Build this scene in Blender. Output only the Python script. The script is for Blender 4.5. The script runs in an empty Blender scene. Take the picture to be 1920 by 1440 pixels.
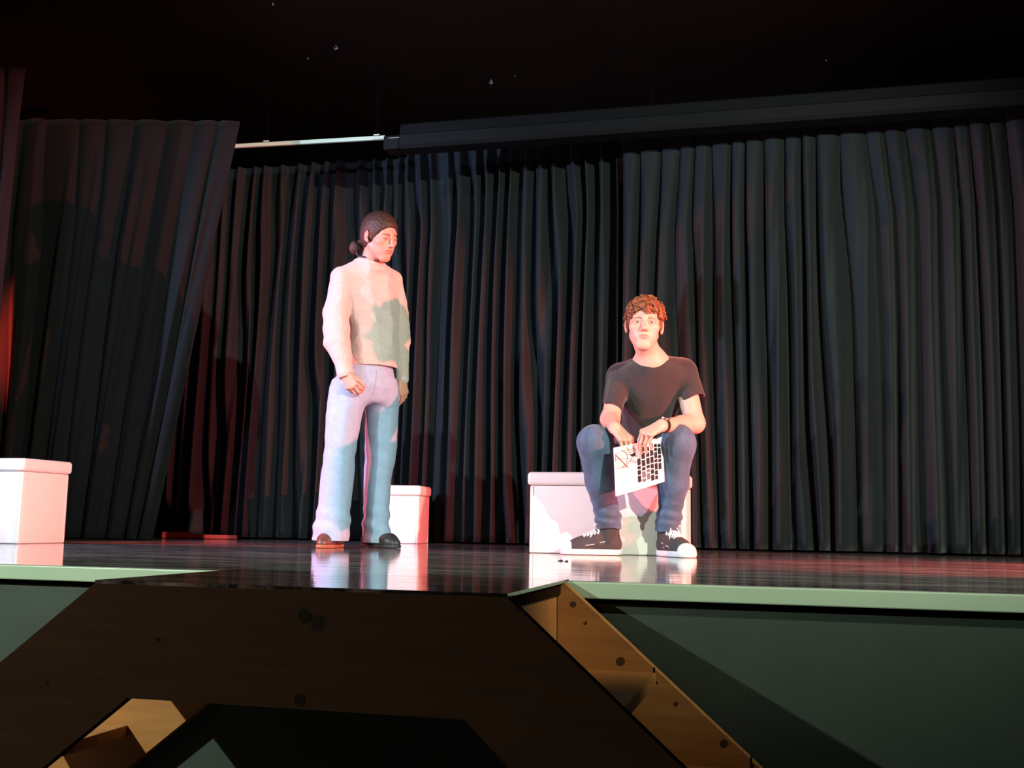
import bpy, bmesh, math, random
import numpy as np
from mathutils import Vector, Matrix

# ------------------------------------------------------------------ camera
scn = bpy.context.scene
COL = scn.collection
H = 1.0                     # stage floor above the hall floor
CAMZ = H + 0.137
FPX = 2000.0
YAW = math.radians(14.5); PITCH = math.atan(260 / 2000); ROLL = math.atan(0.016)
fw = Vector((-math.sin(YAW) * math.cos(PITCH), math.cos(YAW) * math.cos(PITCH), math.sin(PITCH)))
rt = Vector((math.cos(YAW), math.sin(YAW), 0))
up = rt.cross(fw)
cx_ = rt * math.cos(ROLL) + up * math.sin(ROLL)
cy_ = -rt * math.sin(ROLL) + up * math.cos(ROLL)
cam_d = bpy.data.cameras.new('camera'); cam = bpy.data.objects.new('camera', cam_d); COL.objects.link(cam)
m = Matrix((cx_, cy_, -fw)).transposed().to_4x4(); m.translation = (0, 0, CAMZ)
cam.matrix_world = m
cam_d.sensor_width = 36; cam_d.lens = FPX / 1920 * 36; cam_d.clip_start = 0.05
scn.camera = cam
scn.view_settings.view_transform = 'Standard'; scn.view_settings.look = 'None'
scn.view_settings.gamma = 1; scn.view_settings.exposure = 0.0
scn.view_settings.use_curve_mapping = False

def ray(px, py): return cx_ * ((px - 960) / FPX) - cy_ * ((py - 720) / FPX) + fw
def W(px, py, Z):
    """world point seen at a picture position at camera depth Z"""
    return Vector((0, 0, CAMZ)) + ray(px, py) * Z
def onz(px, py, z=H):
    r = ray(px, py); t = (z - CAMZ) / r.z
    return Vector((0, 0, CAMZ)) + r * t
def ony(px, py, y):
    r = ray(px, py); return Vector((0, 0, CAMZ)) + r * (y / r.y)

# ------------------------------------------------------------------ world and lamps
wd = bpy.data.worlds.new('world'); scn.world = wd; wd.use_nodes = True
bg = wd.node_tree.nodes['Background']; bg.inputs[0].default_value = (1.0, 0.30, 0.25, 1); bg.inputs[1].default_value = 0.006

def spot(name, loc, target, color, power, angle=50, blend=0.3, radius=0.05):
    l = bpy.data.lights.new(name, 'SPOT'); l.energy = power; l.color = color
    l.spot_size = math.radians(angle); l.spot_blend = blend; l.shadow_soft_size = radius
    o = bpy.data.objects.new(name, l); COL.objects.link(o); o.location = loc
    o.rotation_euler = (Vector(target) - Vector(loc)).to_track_quat('-Z', 'Y').to_euler()
    return o
MID = (-1.4, 5.2, H + 0.9)
spot('spotlight_right_stand', (2.3, 1.3, 2.90), (-1.3, 5.2, H + .90), (0.90, 0.95, 0.76), 1150, 74, 0.7, 0.03)
spot('spotlight_left_stand', (-5.2, 2.1, 2.85), (-1.4, 5.4, H + 1.0), (0.52, 0.66, 1.0), 1080, 68, 0.6, 0.03)
spot('spotlight_red_right', (3.6, 3.48, 1.80), (-1.9, 5.0, H + .33), (1.0, 0.15, 0.14), 2600, 43, 0.3, 0.03)
spot('spotlight_red_left', (-5.6, 2.9, 1.80), (-1.95, 4.88, H + .80), (1.0, 0.10, 0.12), 1150, 25, 0.15, 0.02)
spot('spotlight_mint', (-3.5, 0.4, 2.65), (-1.9, 2.6, 0.95), (0.84, 1.0, 0.84), 560, 84, 0.8, 0.02)
spot('spotlight_red_wing', (-5.6, 3.3, 1.9), (-4.5, 5.05, H + 1.12), (1.0, 0.05, 0.03), 6000, 24, 1.0, 0.03)
spot('added_blue_wash', (-2.9, 1.0, 3.7), (-3.1, 6.9, H + 1.1), (0.62, 0.72, 1.0), 360, 46, 0.8, 0.05)  # added cool wash, offsets the red tint on the left back curtain
spot('spotlight_red_floor_right', (2.5, 4.45, H + 2.35), (0.75, 4.25, H), (1.0, 0.13, 0.10), 1500, 32, 0.6, 0.03)
spot('spotlight_red_floor_left', (-4.6, 4.7, H + 2.3), (-3.0, 4.95, H), (1.0, 0.13, 0.12), 700, 32, 0.6, 0.03)

# ------------------------------------------------------------------ materials
def newmat(name):
    mt = bpy.data.materials.new(name); mt.use_nodes = True
    nt = mt.node_tree; return mt, nt, nt.nodes['Principled BSDF']
def N(nt, t, **kw):
    n = nt.nodes.new(t)
    for k, v in kw.items(): setattr(n, k, v)
    return n
def mat(name, col, rough=0.6, rot=0, var=0.0, scale=20, bump=0.0, bscale=None, stretch=(1, 1, 1), spec=0.5, metal=0, col2=None, sheen=0, sss=0):
    mt, nt, b = newmat(name)
    b.inputs['Roughness'].default_value = rough; b.inputs['Metallic'].default_value = metal
    b.inputs['Specular IOR Level'].default_value = spec
    b.inputs['Base Color'].default_value = (*col, 1)
    if sheen: b.inputs['Sheen Weight'].default_value = sheen
    if sss:
        b.inputs['Subsurface Weight'].default_value = sss; b.inputs['Subsurface Scale'].default_value = 0.006
        b.inputs['Subsurface Radius'].default_value = (1, .35, .2)
    tc = N(nt, 'ShaderNodeTexCoord'); mp = N(nt, 'ShaderNodeMapping'); mp.inputs['Scale'].default_value = stretch; mp.inputs['Rotation'].default_value = (0, 0, rot)
    nt.links.new(tc.outputs['Object'], mp.inputs[0])
    if var or col2:
        no = N(nt, 'ShaderNodeTexNoise'); no.inputs['Scale'].default_value = scale; no.inputs['Detail'].default_value = 6
        no.inputs['Roughness'].default_value = 0.65
        rp = N(nt, 'ShaderNodeValToRGB'); rp.color_ramp.elements[0].position = 0.35; rp.color_ramp.elements[1].position = 0.65
        c2 = col2 or tuple(c * (1 - var) for c in col)
        rp.color_ramp.elements[0].color = (*c2, 1); rp.color_ramp.elements[1].color = (*col, 1)
        nt.links.new(mp.outputs[0], no.inputs['Vector']); nt.links.new(no.outputs[0], rp.inputs[0]); nt.links.new(rp.outputs[0], b.inputs['Base Color'])
    if bump:
        n2 = N(nt, 'ShaderNodeTexNoise'); n2.inputs['Scale'].default_value = bscale or scale * 3; n2.inputs['Detail'].default_value = 4
        bp = N(nt, 'ShaderNodeBump'); bp.inputs['Strength'].default_value = bump; bp.inputs['Distance'].default_value = 0.01
        nt.links.new(mp.outputs[0], n2.inputs['Vector']); nt.links.new(n2.outputs[0], bp.inputs['Height']); nt.links.new(bp.outputs[0], b.inputs['Normal'])
    return mt
def attr_mat(name, rough=0.5, sss=0.0, bump=0.0, bscale=60, spec=0.4):
    mt = mat(name, (1, 1, 1), rough, bump=bump, bscale=bscale, spec=spec, sss=sss)
    nt = mt.node_tree; a = N(nt, 'ShaderNodeAttribute', attribute_name='Col')
    nt.links.new(a.outputs['Color'], nt.nodes['Principled BSDF'].inputs['Base Color'])
    return mt

def plank_mat(name, c1, c2, scuff, width, rlo, rhi, dust=.42):
    """dark varnished boards running along the stage, with worn streaks"""
    mt, nt, b = newmat(name); L = nt.links.new
    tc = N(nt, 'ShaderNodeTexCoord')
    br = N(nt, 'ShaderNodeTexBrick'); br.inputs['Scale'].default_value = 1.0; br.inputs['Brick Width'].default_value = 1.6
    br.inputs['Row Height'].default_value = width; br.inputs['Mortar Size'].default_value = 0.002
    br.inputs['Color1'].default_value = (*c1, 1); br.inputs['Color2'].default_value = (*c2, 1); br.inputs['Mortar'].default_value = (.004, .003, .003, 1)
    L(tc.outputs['Object'], br.inputs['Vector'])
    mp = N(nt, 'ShaderNodeMapping'); mp.inputs['Scale'].default_value = (1.6, 14, 1); L(tc.outputs['Object'], mp.inputs[0])
    no = N(nt, 'ShaderNodeTexNoise'); no.inputs['Scale'].default_value = 2.2; no.inputs['Detail'].default_value = 8; no.inputs['Roughness'].default_value = .7
    L(mp.outputs[0], no.inputs['Vector'])
    rp = N(nt, 'ShaderNodeValToRGB'); rp.color_ramp.elements[0].position = .46; rp.color_ramp.elements[1].position = .70
    L(no.outputs[0], rp.inputs[0])
    mx = N(nt, 'ShaderNodeMix', data_type='RGBA'); L(rp.outputs[0], mx.inputs[0]); L(br.outputs[0], mx.inputs[6]); mx.inputs[7].default_value = (*scuff, 1)
    L(mx.outputs[2], b.inputs['Base Color'])
    mr = N(nt, 'ShaderNodeMapRange'); L(no.outputs[0], mr.inputs[0]); mr.inputs[1].default_value = .3; mr.inputs[2].default_value = .7
    mr.inputs[3].default_value = rlo; mr.inputs[4].default_value = rhi; L(mr.outputs[0], b.inputs['Roughness'])
    mp2 = N(nt, 'ShaderNodeMapping'); mp2.inputs['Scale'].default_value = (2.5, 16, 1); L(tc.outputs['Object'], mp2.inputs[0])
    n2 = N(nt, 'ShaderNodeTexNoise'); n2.inputs['Scale'].default_value = 1.2; n2.inputs['Detail'].default_value = 3; L(mp2.outputs[0], n2.inputs['Vector'])
    bp = N(nt, 'ShaderNodeBump'); bp.inputs['Strength'].default_value = .16; bp.inputs['Distance'].default_value = .004
    L(n2.outputs[0], bp.inputs['Height']); L(bp.outputs[0], b.inputs['Normal'])
    # worn, dusty streaks lying on the varnish
    du = N(nt, 'ShaderNodeBsdfDiffuse'); du.inputs[0].default_value = (*scuff, 1); mp3 = N(nt, 'ShaderNodeMapping'); mp3.inputs['Scale'].default_value = (1.1, 20, 1); L(tc.outputs['Object'], mp3.inputs[0])
    n3 = N(nt, 'ShaderNodeTexNoise'); n3.inputs['Scale'].default_value = 1.6; n3.inputs['Detail'].default_value = 9; n3.inputs['Roughness'].default_value = .75; L(mp3.outputs[0], n3.inputs['Vector'])
    r3 = N(nt, 'ShaderNodeMapRange'); r3.inputs[1].default_value = .50; r3.inputs[2].default_value = .70; r3.inputs[3].default_value = .015; r3.inputs[4].default_value = dust; L(n3.outputs[0], r3.inputs[0])
    ms = N(nt, 'ShaderNodeMixShader'); L(r3.outputs[0], ms.inputs[0]); L(b.outputs[0], ms.inputs[1]); L(du.outputs[0], ms.inputs[2]); L(ms.outputs[0], nt.nodes['Material Output'].inputs['Surface'])
    b.inputs['Coat Weight'].default_value = .8; b.inputs['Coat Roughness'].default_value = .05; b.inputs['Coat IOR'].default_value = 1.5; L(bp.outputs[0], b.inputs['Coat Normal'])
    return mt

def pine_mat(name, ca, cb, knot, rough=0.45, spec=.5):
    """planed pine: long grain and round dark knots"""
    mt, nt, b = newmat(name); L = nt.links.new
    tc = N(nt, 'ShaderNodeTexCoord'); mp = N(nt, 'ShaderNodeMapping'); mp.inputs['Scale'].default_value = (1.2, 14, 14); L(tc.outputs['Object'], mp.inputs[0])
    no = N(nt, 'ShaderNodeTexNoise'); no.inputs['Scale'].default_value = 3; no.inputs['Detail'].default_value = 6; L(mp.outputs[0], no.inputs['Vector'])
    rp = N(nt, 'ShaderNodeValToRGB'); rp.color_ramp.elements[0].color = (*ca, 1); rp.color_ramp.elements[1].color = (*cb, 1)
    rp.color_ramp.elements[0].position = .35; rp.color_ramp.elements[1].position = .65; L(no.outputs[0], rp.inputs[0])
    vo = N(nt, 'ShaderNodeTexVoronoi'); vo.inputs['Scale'].default_value = 4.2; vo.inputs['Randomness'].default_value = 1
    L(tc.outputs['Object'], vo.inputs['Vector'])
    r2 = N(nt, 'ShaderNodeValToRGB'); r2.color_ramp.elements[0].position = .055; r2.color_ramp.elements[1].position = .1
    r2.color_ramp.elements[0].color = (1, 1, 1, 1); r2.color_ramp.elements[1].color = (0, 0, 0, 1); L(vo.outputs['Distance'], r2.inputs[0])
    mx = N(nt, 'ShaderNodeMix', data_type='RGBA'); L(r2.outputs[0], mx.inputs[0]); L(rp.outputs[0], mx.inputs[6]); mx.inputs[7].default_value = (*knot, 1)
    L(mx.outputs[2], b.inputs['Base Color']); b.inputs['Roughness'].default_value = rough; b.inputs['Specular IOR Level'].default_value = spec
    return mt

M = {}
M['deck'] = plank_mat('stage_boards', (.075, .056, .055), (.11, .08, .078), (.36, .31, .31), .085, .05, .22)
M['deck2'] = plank_mat('platform_boards', (.10, .045, .030), (.12, .055, .036), (.17, .10, .08), .3, .08, .25, .35)
M['fascia'] = mat('cream_green_paint', (.38, .48, .35), .45, var=.06, scale=3)
M['front'] = mat('dark_green_paint', (.036, .050, .038), .55, var=.15, scale=4, bump=.05, bscale=200)
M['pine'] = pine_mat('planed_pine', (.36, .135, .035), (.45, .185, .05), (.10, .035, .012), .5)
M['knot'] = mat('pine_knot', (.085, .030, .012), .6, var=.3, scale=40)
M['knot_dark'] = mat('darker_knot', (.007, .003, .0015), .9, spec=.05)  # darker version of the pine knot
M['pine_dark'] = pine_mat('darker_pine', (.019, .0066, .0028), (.024, .0085, .0036), (.008, .003, .0015), .9, .06)  # darker version of the planed pine colours
M['curtain'] = mat('black_curtain_cloth', (.0072, .0118, .0142), .7, spec=.25, var=.2, scale=8, bump=.15, bscale=500, sheen=.10)
M['wing'] = mat('dimmed_black_curtain_cloth', (.0042, .0046, .0047), .85, spec=.2, var=.2, scale=8, bump=.15, bscale=500, sheen=.05)  # darker copy of the curtain cloth, weaker light put into the colour
M['black'] = mat('black_wall_paint', (.013, .0042, .0036), .95, var=.2, scale=2, spec=.05)
M['casing'] = mat('black_metal_casing', (.0042, .0044, .0050), .6, var=.15, scale=6, spec=.15)
M['rail'] = mat('cream_rail', (.62, .70, .55), .45)
M['floor'] = mat('hall_floor_vinyl', (.05, .035, .03), .4, var=.2, scale=4)
M['gap'] = mat('black_joint', (.003, .002, .002), .95, spec=.03)
M['linen'] = mat('white_leatherette', (.75, .73, .69), .5, var=.04, scale=14, bump=.10, bscale=260)
M['red'] = mat('red_plastic', (.80, .05, .03), .5, var=.2, scale=9)
M['metal'] = mat('dull_metal', (.45, .42, .40), .4, metal=1)
M['redlit_cloth'] = mat('red_lit_black_cloth', (.011, .003, .0025), .85, spec=.1, var=.2, scale=8)  # black cloth with part of the red lamp glow put into its colour
M['crumb'] = mat('black_plastic', (.01, .01, .01), .4)

# ------------------------------------------------------------------ object helpers
def tag(o, label=None, cat=None, group=None, kind=None):
    if label: o['label'] = label
    if cat: o['category'] = cat
    if group: o['group'] = group
    if kind: o['kind'] = kind
    return o
def empty(name, loc, label=None, cat=None, group=None, rz=0):
    o = bpy.data.objects.new(name, None); COL.objects.link(o); o.location = loc; o.rotation_euler = (0, 0, rz); o.empty_display_size = .1
    return tag(o, label, cat, group)
def link(name, me, m=None, parent=None, smooth=False, world=False):
    o = bpy.data.objects.new(name, me); COL.objects.link(o)
    if m is not None: me.materials.append(m)
    if smooth: me.polygons.foreach_set('use_smooth', [True] * len(me.polygons))
    if parent is not None:
        o.parent = parent
        if world:
            o.matrix_parent_inverse = Matrix.LocRotScale(parent.location, parent.rotation_euler, None).inverted()
    return o
def bm_obj(name, bm, m, parent=None, bevel=0, seg=2, smooth=False, world=False):
    if bevel: bmesh.ops.bevel(bm, geom=bm.edges[:], offset=bevel, segments=seg, profile=.5, affect='EDGES')
    bmesh.ops.recalc_face_normals(bm, faces=bm.faces[:])
    me = bpy.data.meshes.new(name); bm.to_mesh(me); bm.free()
    return link(name, me, m, parent, smooth, world)
def add_box(bm, c, s, rz=0):
    g = bmesh.ops.create_cube(bm, size=1.0)
    mt = Matrix.Translation(c) @ Matrix.Rotation(rz, 4, 'Z') @ Matrix.Diagonal((*s, 1))
    bmesh.ops.transform(bm, matrix=mt, verts=g['verts']); return g['verts']
def box(name, x0, x1, y0, y1, z0, z1, m, parent=None, bevel=0):
    bm = bmesh.new(); add_box(bm, ((x0 + x1) / 2, (y0 + y1) / 2, (z0 + z1) / 2), (x1 - x0, y1 - y0, z1 - z0))
    return bm_obj(name, bm, m, parent, bevel)
def prism_xz(name, pts, y0, y1, m, parent=None, bevel=0):
    """polygon in the x-z plane given thickness along y"""
    bm = bmesh.new()
    a = [bm.verts.new((x, y0, z)) for x, z in pts]; b = [bm.verts.new((x, y1, z)) for x, z in pts]
    bm.faces.new(a); bm.faces.new(b[::-1]); n = len(pts)
    for i in range(n): bm.faces.new((a[i], a[(i + 1) % n], b[(i + 1) % n], b[i]))
    return bm_obj(name, bm, m, parent, bevel)
def tube(name, pts, r, m, parent=None, world=False, seg=8, closed=False):
    cu = bpy.data.curves.new(name, 'CURVE'); cu.dimensions = '3D'; cu.bevel_depth = r if not hasattr(r, '__len__') else 1.0; cu.bevel_resolution = max(1, seg // 4); cu.use_fill_caps = True
    sp = cu.splines.new('POLY'); sp.points.add(len(pts) - 1)
    for i, p in enumerate(pts):
        sp.points[i].co = (*p, 1)
        if hasattr(r, '__len__'): sp.points[i].radius = r[i]
    sp.use_cyclic_u = closed
    t = bpy.data.objects.new('tmp', cu); COL.objects.link(t)
    dg = bpy.context.evaluated_depsgraph_get(); me = bpy.data.meshes.new_from_object(t.evaluated_get(dg)); me.name = name
    bpy.data.objects.remove(t); bpy.data.curves.remove(cu)
    return link(name, me, m, parent, True, world)

# ------------------------------------------------------------------ the stage and the hall
def struct(o): o['kind'] = 'structure'; return o
Ye = 2.572                                                                         # front edge of the stage
YB = 8.2                                                                           # wall behind the curtains
XL, XR = -6.5, 4.0
struct(box('floor', XL - 1, XR + 1, -4.0, Ye + .06, -.05, 0, M['floor']))
struct(box('stage_floor', XL - 1, XR + 1, Ye + .004, YB + .1, H - .04, H, M['deck']))
fh = .040
struct(box('trim_1', XL - 1, XR + 1, Ye - .018, Ye + .004, H - fh, H - .001, M['fascia'], bevel=.003))
struct(box('trim_2', XL - 1, XR + 1, Ye + .004, Ye + .02, H - fh - .012, H - fh, M['gap']))
struct(box('stage_front', XL - 1, XR + 1, Ye + .006, Ye + .06, 0, H - .045, M['front']))
struct(box('wall_back', XL - 1, XR + 1, YB, YB + .1, H, H + 3.3, M['black']))
struct(box('wall_left', XL - 1.1, XL - 1, -4, YB + .1, 0, H + 3.3, M['black']))
struct(box('wall_right', XR + 1, XR + 1.1, -4, YB + .1, 0, H + 3.3, M['black']))
CEIL = H + 3.05
struct(box('ceiling', XL - 1, XR + 1, -4, YB + .1, CEIL, CEIL + .1, M['black']))

# ------------------------------------------------------------------ curtains
def vnoise(x, seed):
    rs = np.random.RandomState(seed); t = rs.rand(4096) * 2 - 1
    i = np.floor(x).astype(int); f = x - i; f = f * f * (3 - 2 * f)
    return t[i % 4096] * (1 - f) + t[(i + 1) % 4096] * f
def curtain(name, path, z0, ztop, m, label, seed, pleat=.085, amp=.045, style='pinch', lean=None, res=.004, nz=70, group=None):
    """hanging cloth on a floor path; folds deepen away from the gathered heading"""
    path = np.array([(p[0], p[1]) for p in path]); seg = np.linalg.norm(np.diff(path, axis=0), axis=1); cum = np.concatenate([[0], np.cumsum(seg)])
    L = cum[-1]; n = int(L / res) + 1; s = np.linspace(0, L, n)
    rs = np.random.RandomState(seed)
    edges = [0.0]
    while edges[-1] < L + .3: edges.append(edges[-1] + pleat * (.72 + .56 * rs.rand()))
    edges = np.array(edges); depthf = .75 + .5 * rs.rand(len(edges)); asym = rs.rand(len(edges)) * .5 + .25; pwn = rs.rand(len(edges))
    V = []
    for j in range(nz):
        v = (j / (nz - 1)) ** 1.5 if style != 'flat' else j / (nz - 1)   # 0 at the heading, 1 at the hem
        hgt = ztop(s) if callable(ztop) else np.full(n, ztop)
        z = hgt + (z0 - hgt) * v
        dd = (hgt - z)
        ss = s + (.034 * vnoise(s * 4.5 + dd * .7, seed + 1) + .04 * vnoise(s * 1.3 + dd * .35 + 50, seed + 2)) * np.clip(dd * 1.6, 0, 1)
        k = np.clip(np.searchsorted(edges, ss, side='right') - 1, 0, len(edges) - 2)
        t = (ss - edges[k]) / (edges[k + 1] - edges[k]); a = asym[k]
        t2 = np.where(t < a, .5 * t / a, .5 + .5 * (t - a) / (1 - a))
        sn = np.abs(np.sin(np.pi * np.clip(t2, 0, 1)))
        if style == 'pinch': pw = 1.15 + 6.0 * np.exp(-dd * 4.5) + .7 * pwn[k]
        elif style == 'box': pw = .16 + 1.3 * (1 - np.exp(-dd * 1.6)) * (.35 + pwn[k])
        else: pw = np.full(n, .9)
        A = amp * depthf[k] * (.45 + .55 * (1 - np.exp(-dd * 2.0)))
        off = A * (sn ** pw) + .022 * vnoise(s * 24 + dd * 1.0, seed + 3) * np.clip(dd * 1.2, 0, 1) * (sn ** .5) + .02 * vnoise(s * 2.2 + dd * .2, seed + 4)
        # lean: the free edge is swept to one side lower down
        base = lean(s / L, v) if lean else s
        q = np.clip(base, -1, L + 1)
        qi = np.clip(np.searchsorted(cum, q, side='right') - 1, 0, len(seg) - 1)
        dirs = np.diff(path, axis=0)[qi] / seg[qi][:, None]
        P = path[qi] + dirs * (q - cum[qi])[:, None]
        nrm = np.stack([dirs[:, 1], -dirs[:, 0]], 1)
        P = P + nrm * off[:, None]
        V.append(np.column_stack([P, z]))
    V = np.concatenate(V); idx = np.arange(nz * n).reshape(nz, n)
    F = np.stack([idx[:-1, :-1], idx[1:, :-1], idx[1:, 1:], idx[:-1, 1:]], -1).reshape(-1, 4)
    me = bpy.data.meshes.new(name); me.from_pydata(V.tolist(), [], F.tolist()); me.update()
    o = link(name, me, m, None, True)
    so = o.modifiers.new('thickness', 'SOLIDIFY'); so.thickness = .003
    return tag(o, label, 'curtain', group)

def flr(px, Z): p = W(px, 970, Z); return Vector((p.x, p.y, H))
CT = H + 2.63
_a, _b, _c = flr(290, 7.44), flr(700, 7.12), flr(1165, 6.50)
s_case = (_b - _a).length + (_c - _b).length * .09      # where the casing starts to hide the heading
def left_top(s): return CT + .08 * np.clip((s - s_case) / .10, 0, 1)
curtain('stage_curtain', [_a, _b, _c], H + .012, left_top, M['curtain'], 'black pinch-pleated back curtain behind the standing person, under the pale rail', 11, .105, .115, 'pinch')
curtain('stage_curtain', [flr(1168, 6.36), flr(1480, 6.02), flr(2080, 5.60), flr(2700, 5.35)], H + .012, H + 2.55, M['curtain'], 'dark pleated back curtain at the right, behind the seated person and below the long casing', 23, .108, .105, 'box')
# wing curtain at the left, its free edge swept left towards the hem
wa = flr(-120, 6.35); wb = flr(412, 6.3); wlen = (wb - wa).length
sweep = (W(412, 640, 6.3) - W(285, 640, 6.3)).length
def wing_lean(u, v):
    return u * wlen - (u ** 2.0) * sweep * v
WT = H + 2.58
curtain('wing_curtain', [wa, wb], H + .008, WT, M['wing'], 'black wing curtain hanging at the left of the stage, its edge swept aside', 5, .17, .06, 'flat', lean=wing_lean, nz=50)
# far left: a black curtain edge caught by a red lamp, its cloth tinted red to match
ra = W(-300, 410, 5.8); rb_ = W(24, 410, 5.72)
def red_lean(u, v): return u * (Vector((rb_.x, rb_.y)) - Vector((ra.x, ra.y))).length - .06 * v * u
curtain('side_curtain', [ra, rb_], H + .01, H + 2.56, M['redlit_cloth'], 'curtain edge glowing red in lamp light at the far left, above the pale cube', 8, .12, .04, 'flat', lean=red_lean, nz=40)

# rail, brackets and the long casing
r0 = W(392, 277, 7.10); r1 = W(722, 263, 6.86); r1.z = r0.z
rl = empty('curtain_rail', r0, 'thin pale curtain rail lit from the front, above the left part of the back curtain', 'rail')
d = (r1 - r0); L_ = d.length; rz = math.atan2(d.y, d.x)
bm = bmesh.new(); add_box(bm, ((L_ / 2) * math.cos(rz), (L_ / 2) * math.sin(rz), 0), (L_, .02, .026), rz); bm_obj('rail_profile', bm, M['rail'], rl, .003)
for t in (.335, .955):
    bm = bmesh.new(); add_box(bm, (d.x * t, d.y * t, .017), (.045, .024, .012), rz); add_box(bm, (d.x * t, d.y * t, (CEIL - r0.z) / 2), (.005, .005, CEIL - r0.z), rz); bm_obj('bracket', bm, M['gap'], rl)
    bm = bmesh.new(); add_box(bm, (d.x * t, d.y * t, .019), (.04, .026, .010), rz); bm_obj('clip', bm, M['rail'], rl, .002)

c0 = W(755, 285, 6.50); c1 = W(2560, 187, 5.30); c1.z = c0.z
cs = empty('screen_casing', c0, 'long black projection screen casing running above the back curtain to the right', 'casing')
d = c1 - c0; L_ = d.length; rz = math.atan2(d.y, d.x)
ch = .165
prof = [(-.07, .02), (-.055, 0), (.06, 0), (.07, .01), (.07, ch), (-.035, ch), (-.05, ch - .012), (-.06, ch * .55), (-.07, ch * .5)]
bm = bmesh.new(); ux, uy = math.cos(rz), math.sin(rz); nx, ny = -uy, ux
A = [bm.verts.new((nx * a, ny * a, z)) for a, z in prof]; B = [bm.verts.new((nx * a + d.x, ny * a + d.y, z)) for a, z in prof]
bm.faces.new(A); bm.faces.new(B[::-1])
for i in range(len(prof)): bm.faces.new((A[i], A[(i + 1) % len(prof)], B[(i + 1) % len(prof)], B[i]))
bm_obj('casing_body', bm, M['casing'], cs)
bm = bmesh.new(); add_box(bm, (-.055 * ux, -.055 * uy, .045), (.10, .12, .085), rz); bm_obj('end_bracket', bm, M['casing'], cs, .006)
hz = CEIL - c0.z - ch
for t in (.3, .8):
    bm = bmesh.new(); add_box(bm, (d.x * t, d.y * t, ch + hz / 2), (.004, .004, hz), rz); bm_obj('hanger', bm, M['gap'], cs)
bm = bmesh.new(); p = W(745, 258, 6.45) - c0; add_box(bm, (p.x, p.y, p.z), (.12, .006, .004), rz); bm_obj('cord_guide', bm, M['metal'], cs)

# small hooks hanging from the ceiling
def hook_mesh():
    pts = [(0, 0, .0)] + [(.009 * math.sin(a), 0, -.022 - .009 * math.cos(a)) for a in [k * math.pi / 5 - .0 for k in range(0, 9)]]
    pts = [(0, 0, 0), (0, 0, -.012)] + [(.008 * math.sin(a), 0, -.020 + .008 * math.cos(a)) for a in [k * math.pi / 6 for k in range(0, 11)]]
    return pts
hk = None
for i, (px, py, s_, lab) in enumerate([(630, 83, 1.25, 'small bright metal hook on the black ceiling, above the standing person'),
        (921, 149, 1.15, 'small bright metal hook on the black ceiling, nearest the casing'),
        (512, 5, .6, 'tiny metal hook on the ceiling at the very top edge of the photo'),
        (578, 108, .55, 'tiny faint metal hook on the ceiling, just left of a brighter hook'),
        (966, 142, .5, 'tiny faint metal hook on the ceiling, just right of a brighter hook'),
        (1549, 112, .5, 'tiny metal hook on the ceiling over the right part of the stage')]):
    r = ray(px, py); t = (CEIL - CAMZ) / r.z; p = Vector((0, 0, CAMZ)) + r * t; p.z = CEIL + .002
    if hk is None: hk = o = tube('ceiling_hook', hook_mesh(), .0028, M['metal'])
    else: o = hk.copy(); COL.objects.link(o)
    o.location = p; o.scale = (s_,) * 3; o.rotation_euler = (0, 0, .4 * i); tag(o, lab, 'hook', 'hooks on the ceiling')

# ------------------------------------------------------------------ leatherette cubes
def ottoman(name, loc, w, dp, h, rz, label, seams=()):
    t = empty(name, loc, label, 'ottoman', None, rz)
    lid_h = .062; ov = .011
    bm = bmesh.new(); add_box(bm, (w / 2, dp / 2, (h - lid_h) / 2), (w - 2 * ov, dp - 2 * ov, h - lid_h))
    bm_obj('base', bm, M['linen'], t, .008, 3, True)
    bm = bmesh.new(); add_box(bm, (w / 2, dp / 2, h - lid_h / 2 + .001), (w, dp, lid_h))
    bmesh.ops.bevel(bm, geom=bm.edges[:] , offset=.016, segments=5, profile=.5, affect='EDGES')
    bm_obj('lid', bm, M['linen'], t, 0, 2, True)
    for sx in (ov + .016, w - ov - .016):      # corner piping on the front
        tube('seam', [(sx, ov - .001, .004), (sx, ov - .001, h - lid_h - .002)], .0016, M['linen'], t)
    for sy in (ov + .016, dp - ov - .016):
        tube('seam', [(w - ov + .001, sy, .004), (w - ov + .001, sy, h - lid_h - .002)], .0016, M['linen'], t)
    return t
ottoman('storage_ottoman', (-1.170, 4.835, H), .735, .37, .372, 0.02, 'long white storage ottoman the seated person sits on')
ottoman('storage_ottoman', (-2.517, 6.145, H), .357, .30, .352, .105, 'white storage cube behind the legs of the standing person')
ottoman('storage_ottoman', (-3.885, 4.345, H), .372, .36, .405, 0.0, 'white storage cube at the left end of the stage, cut by the photo edge')

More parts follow.
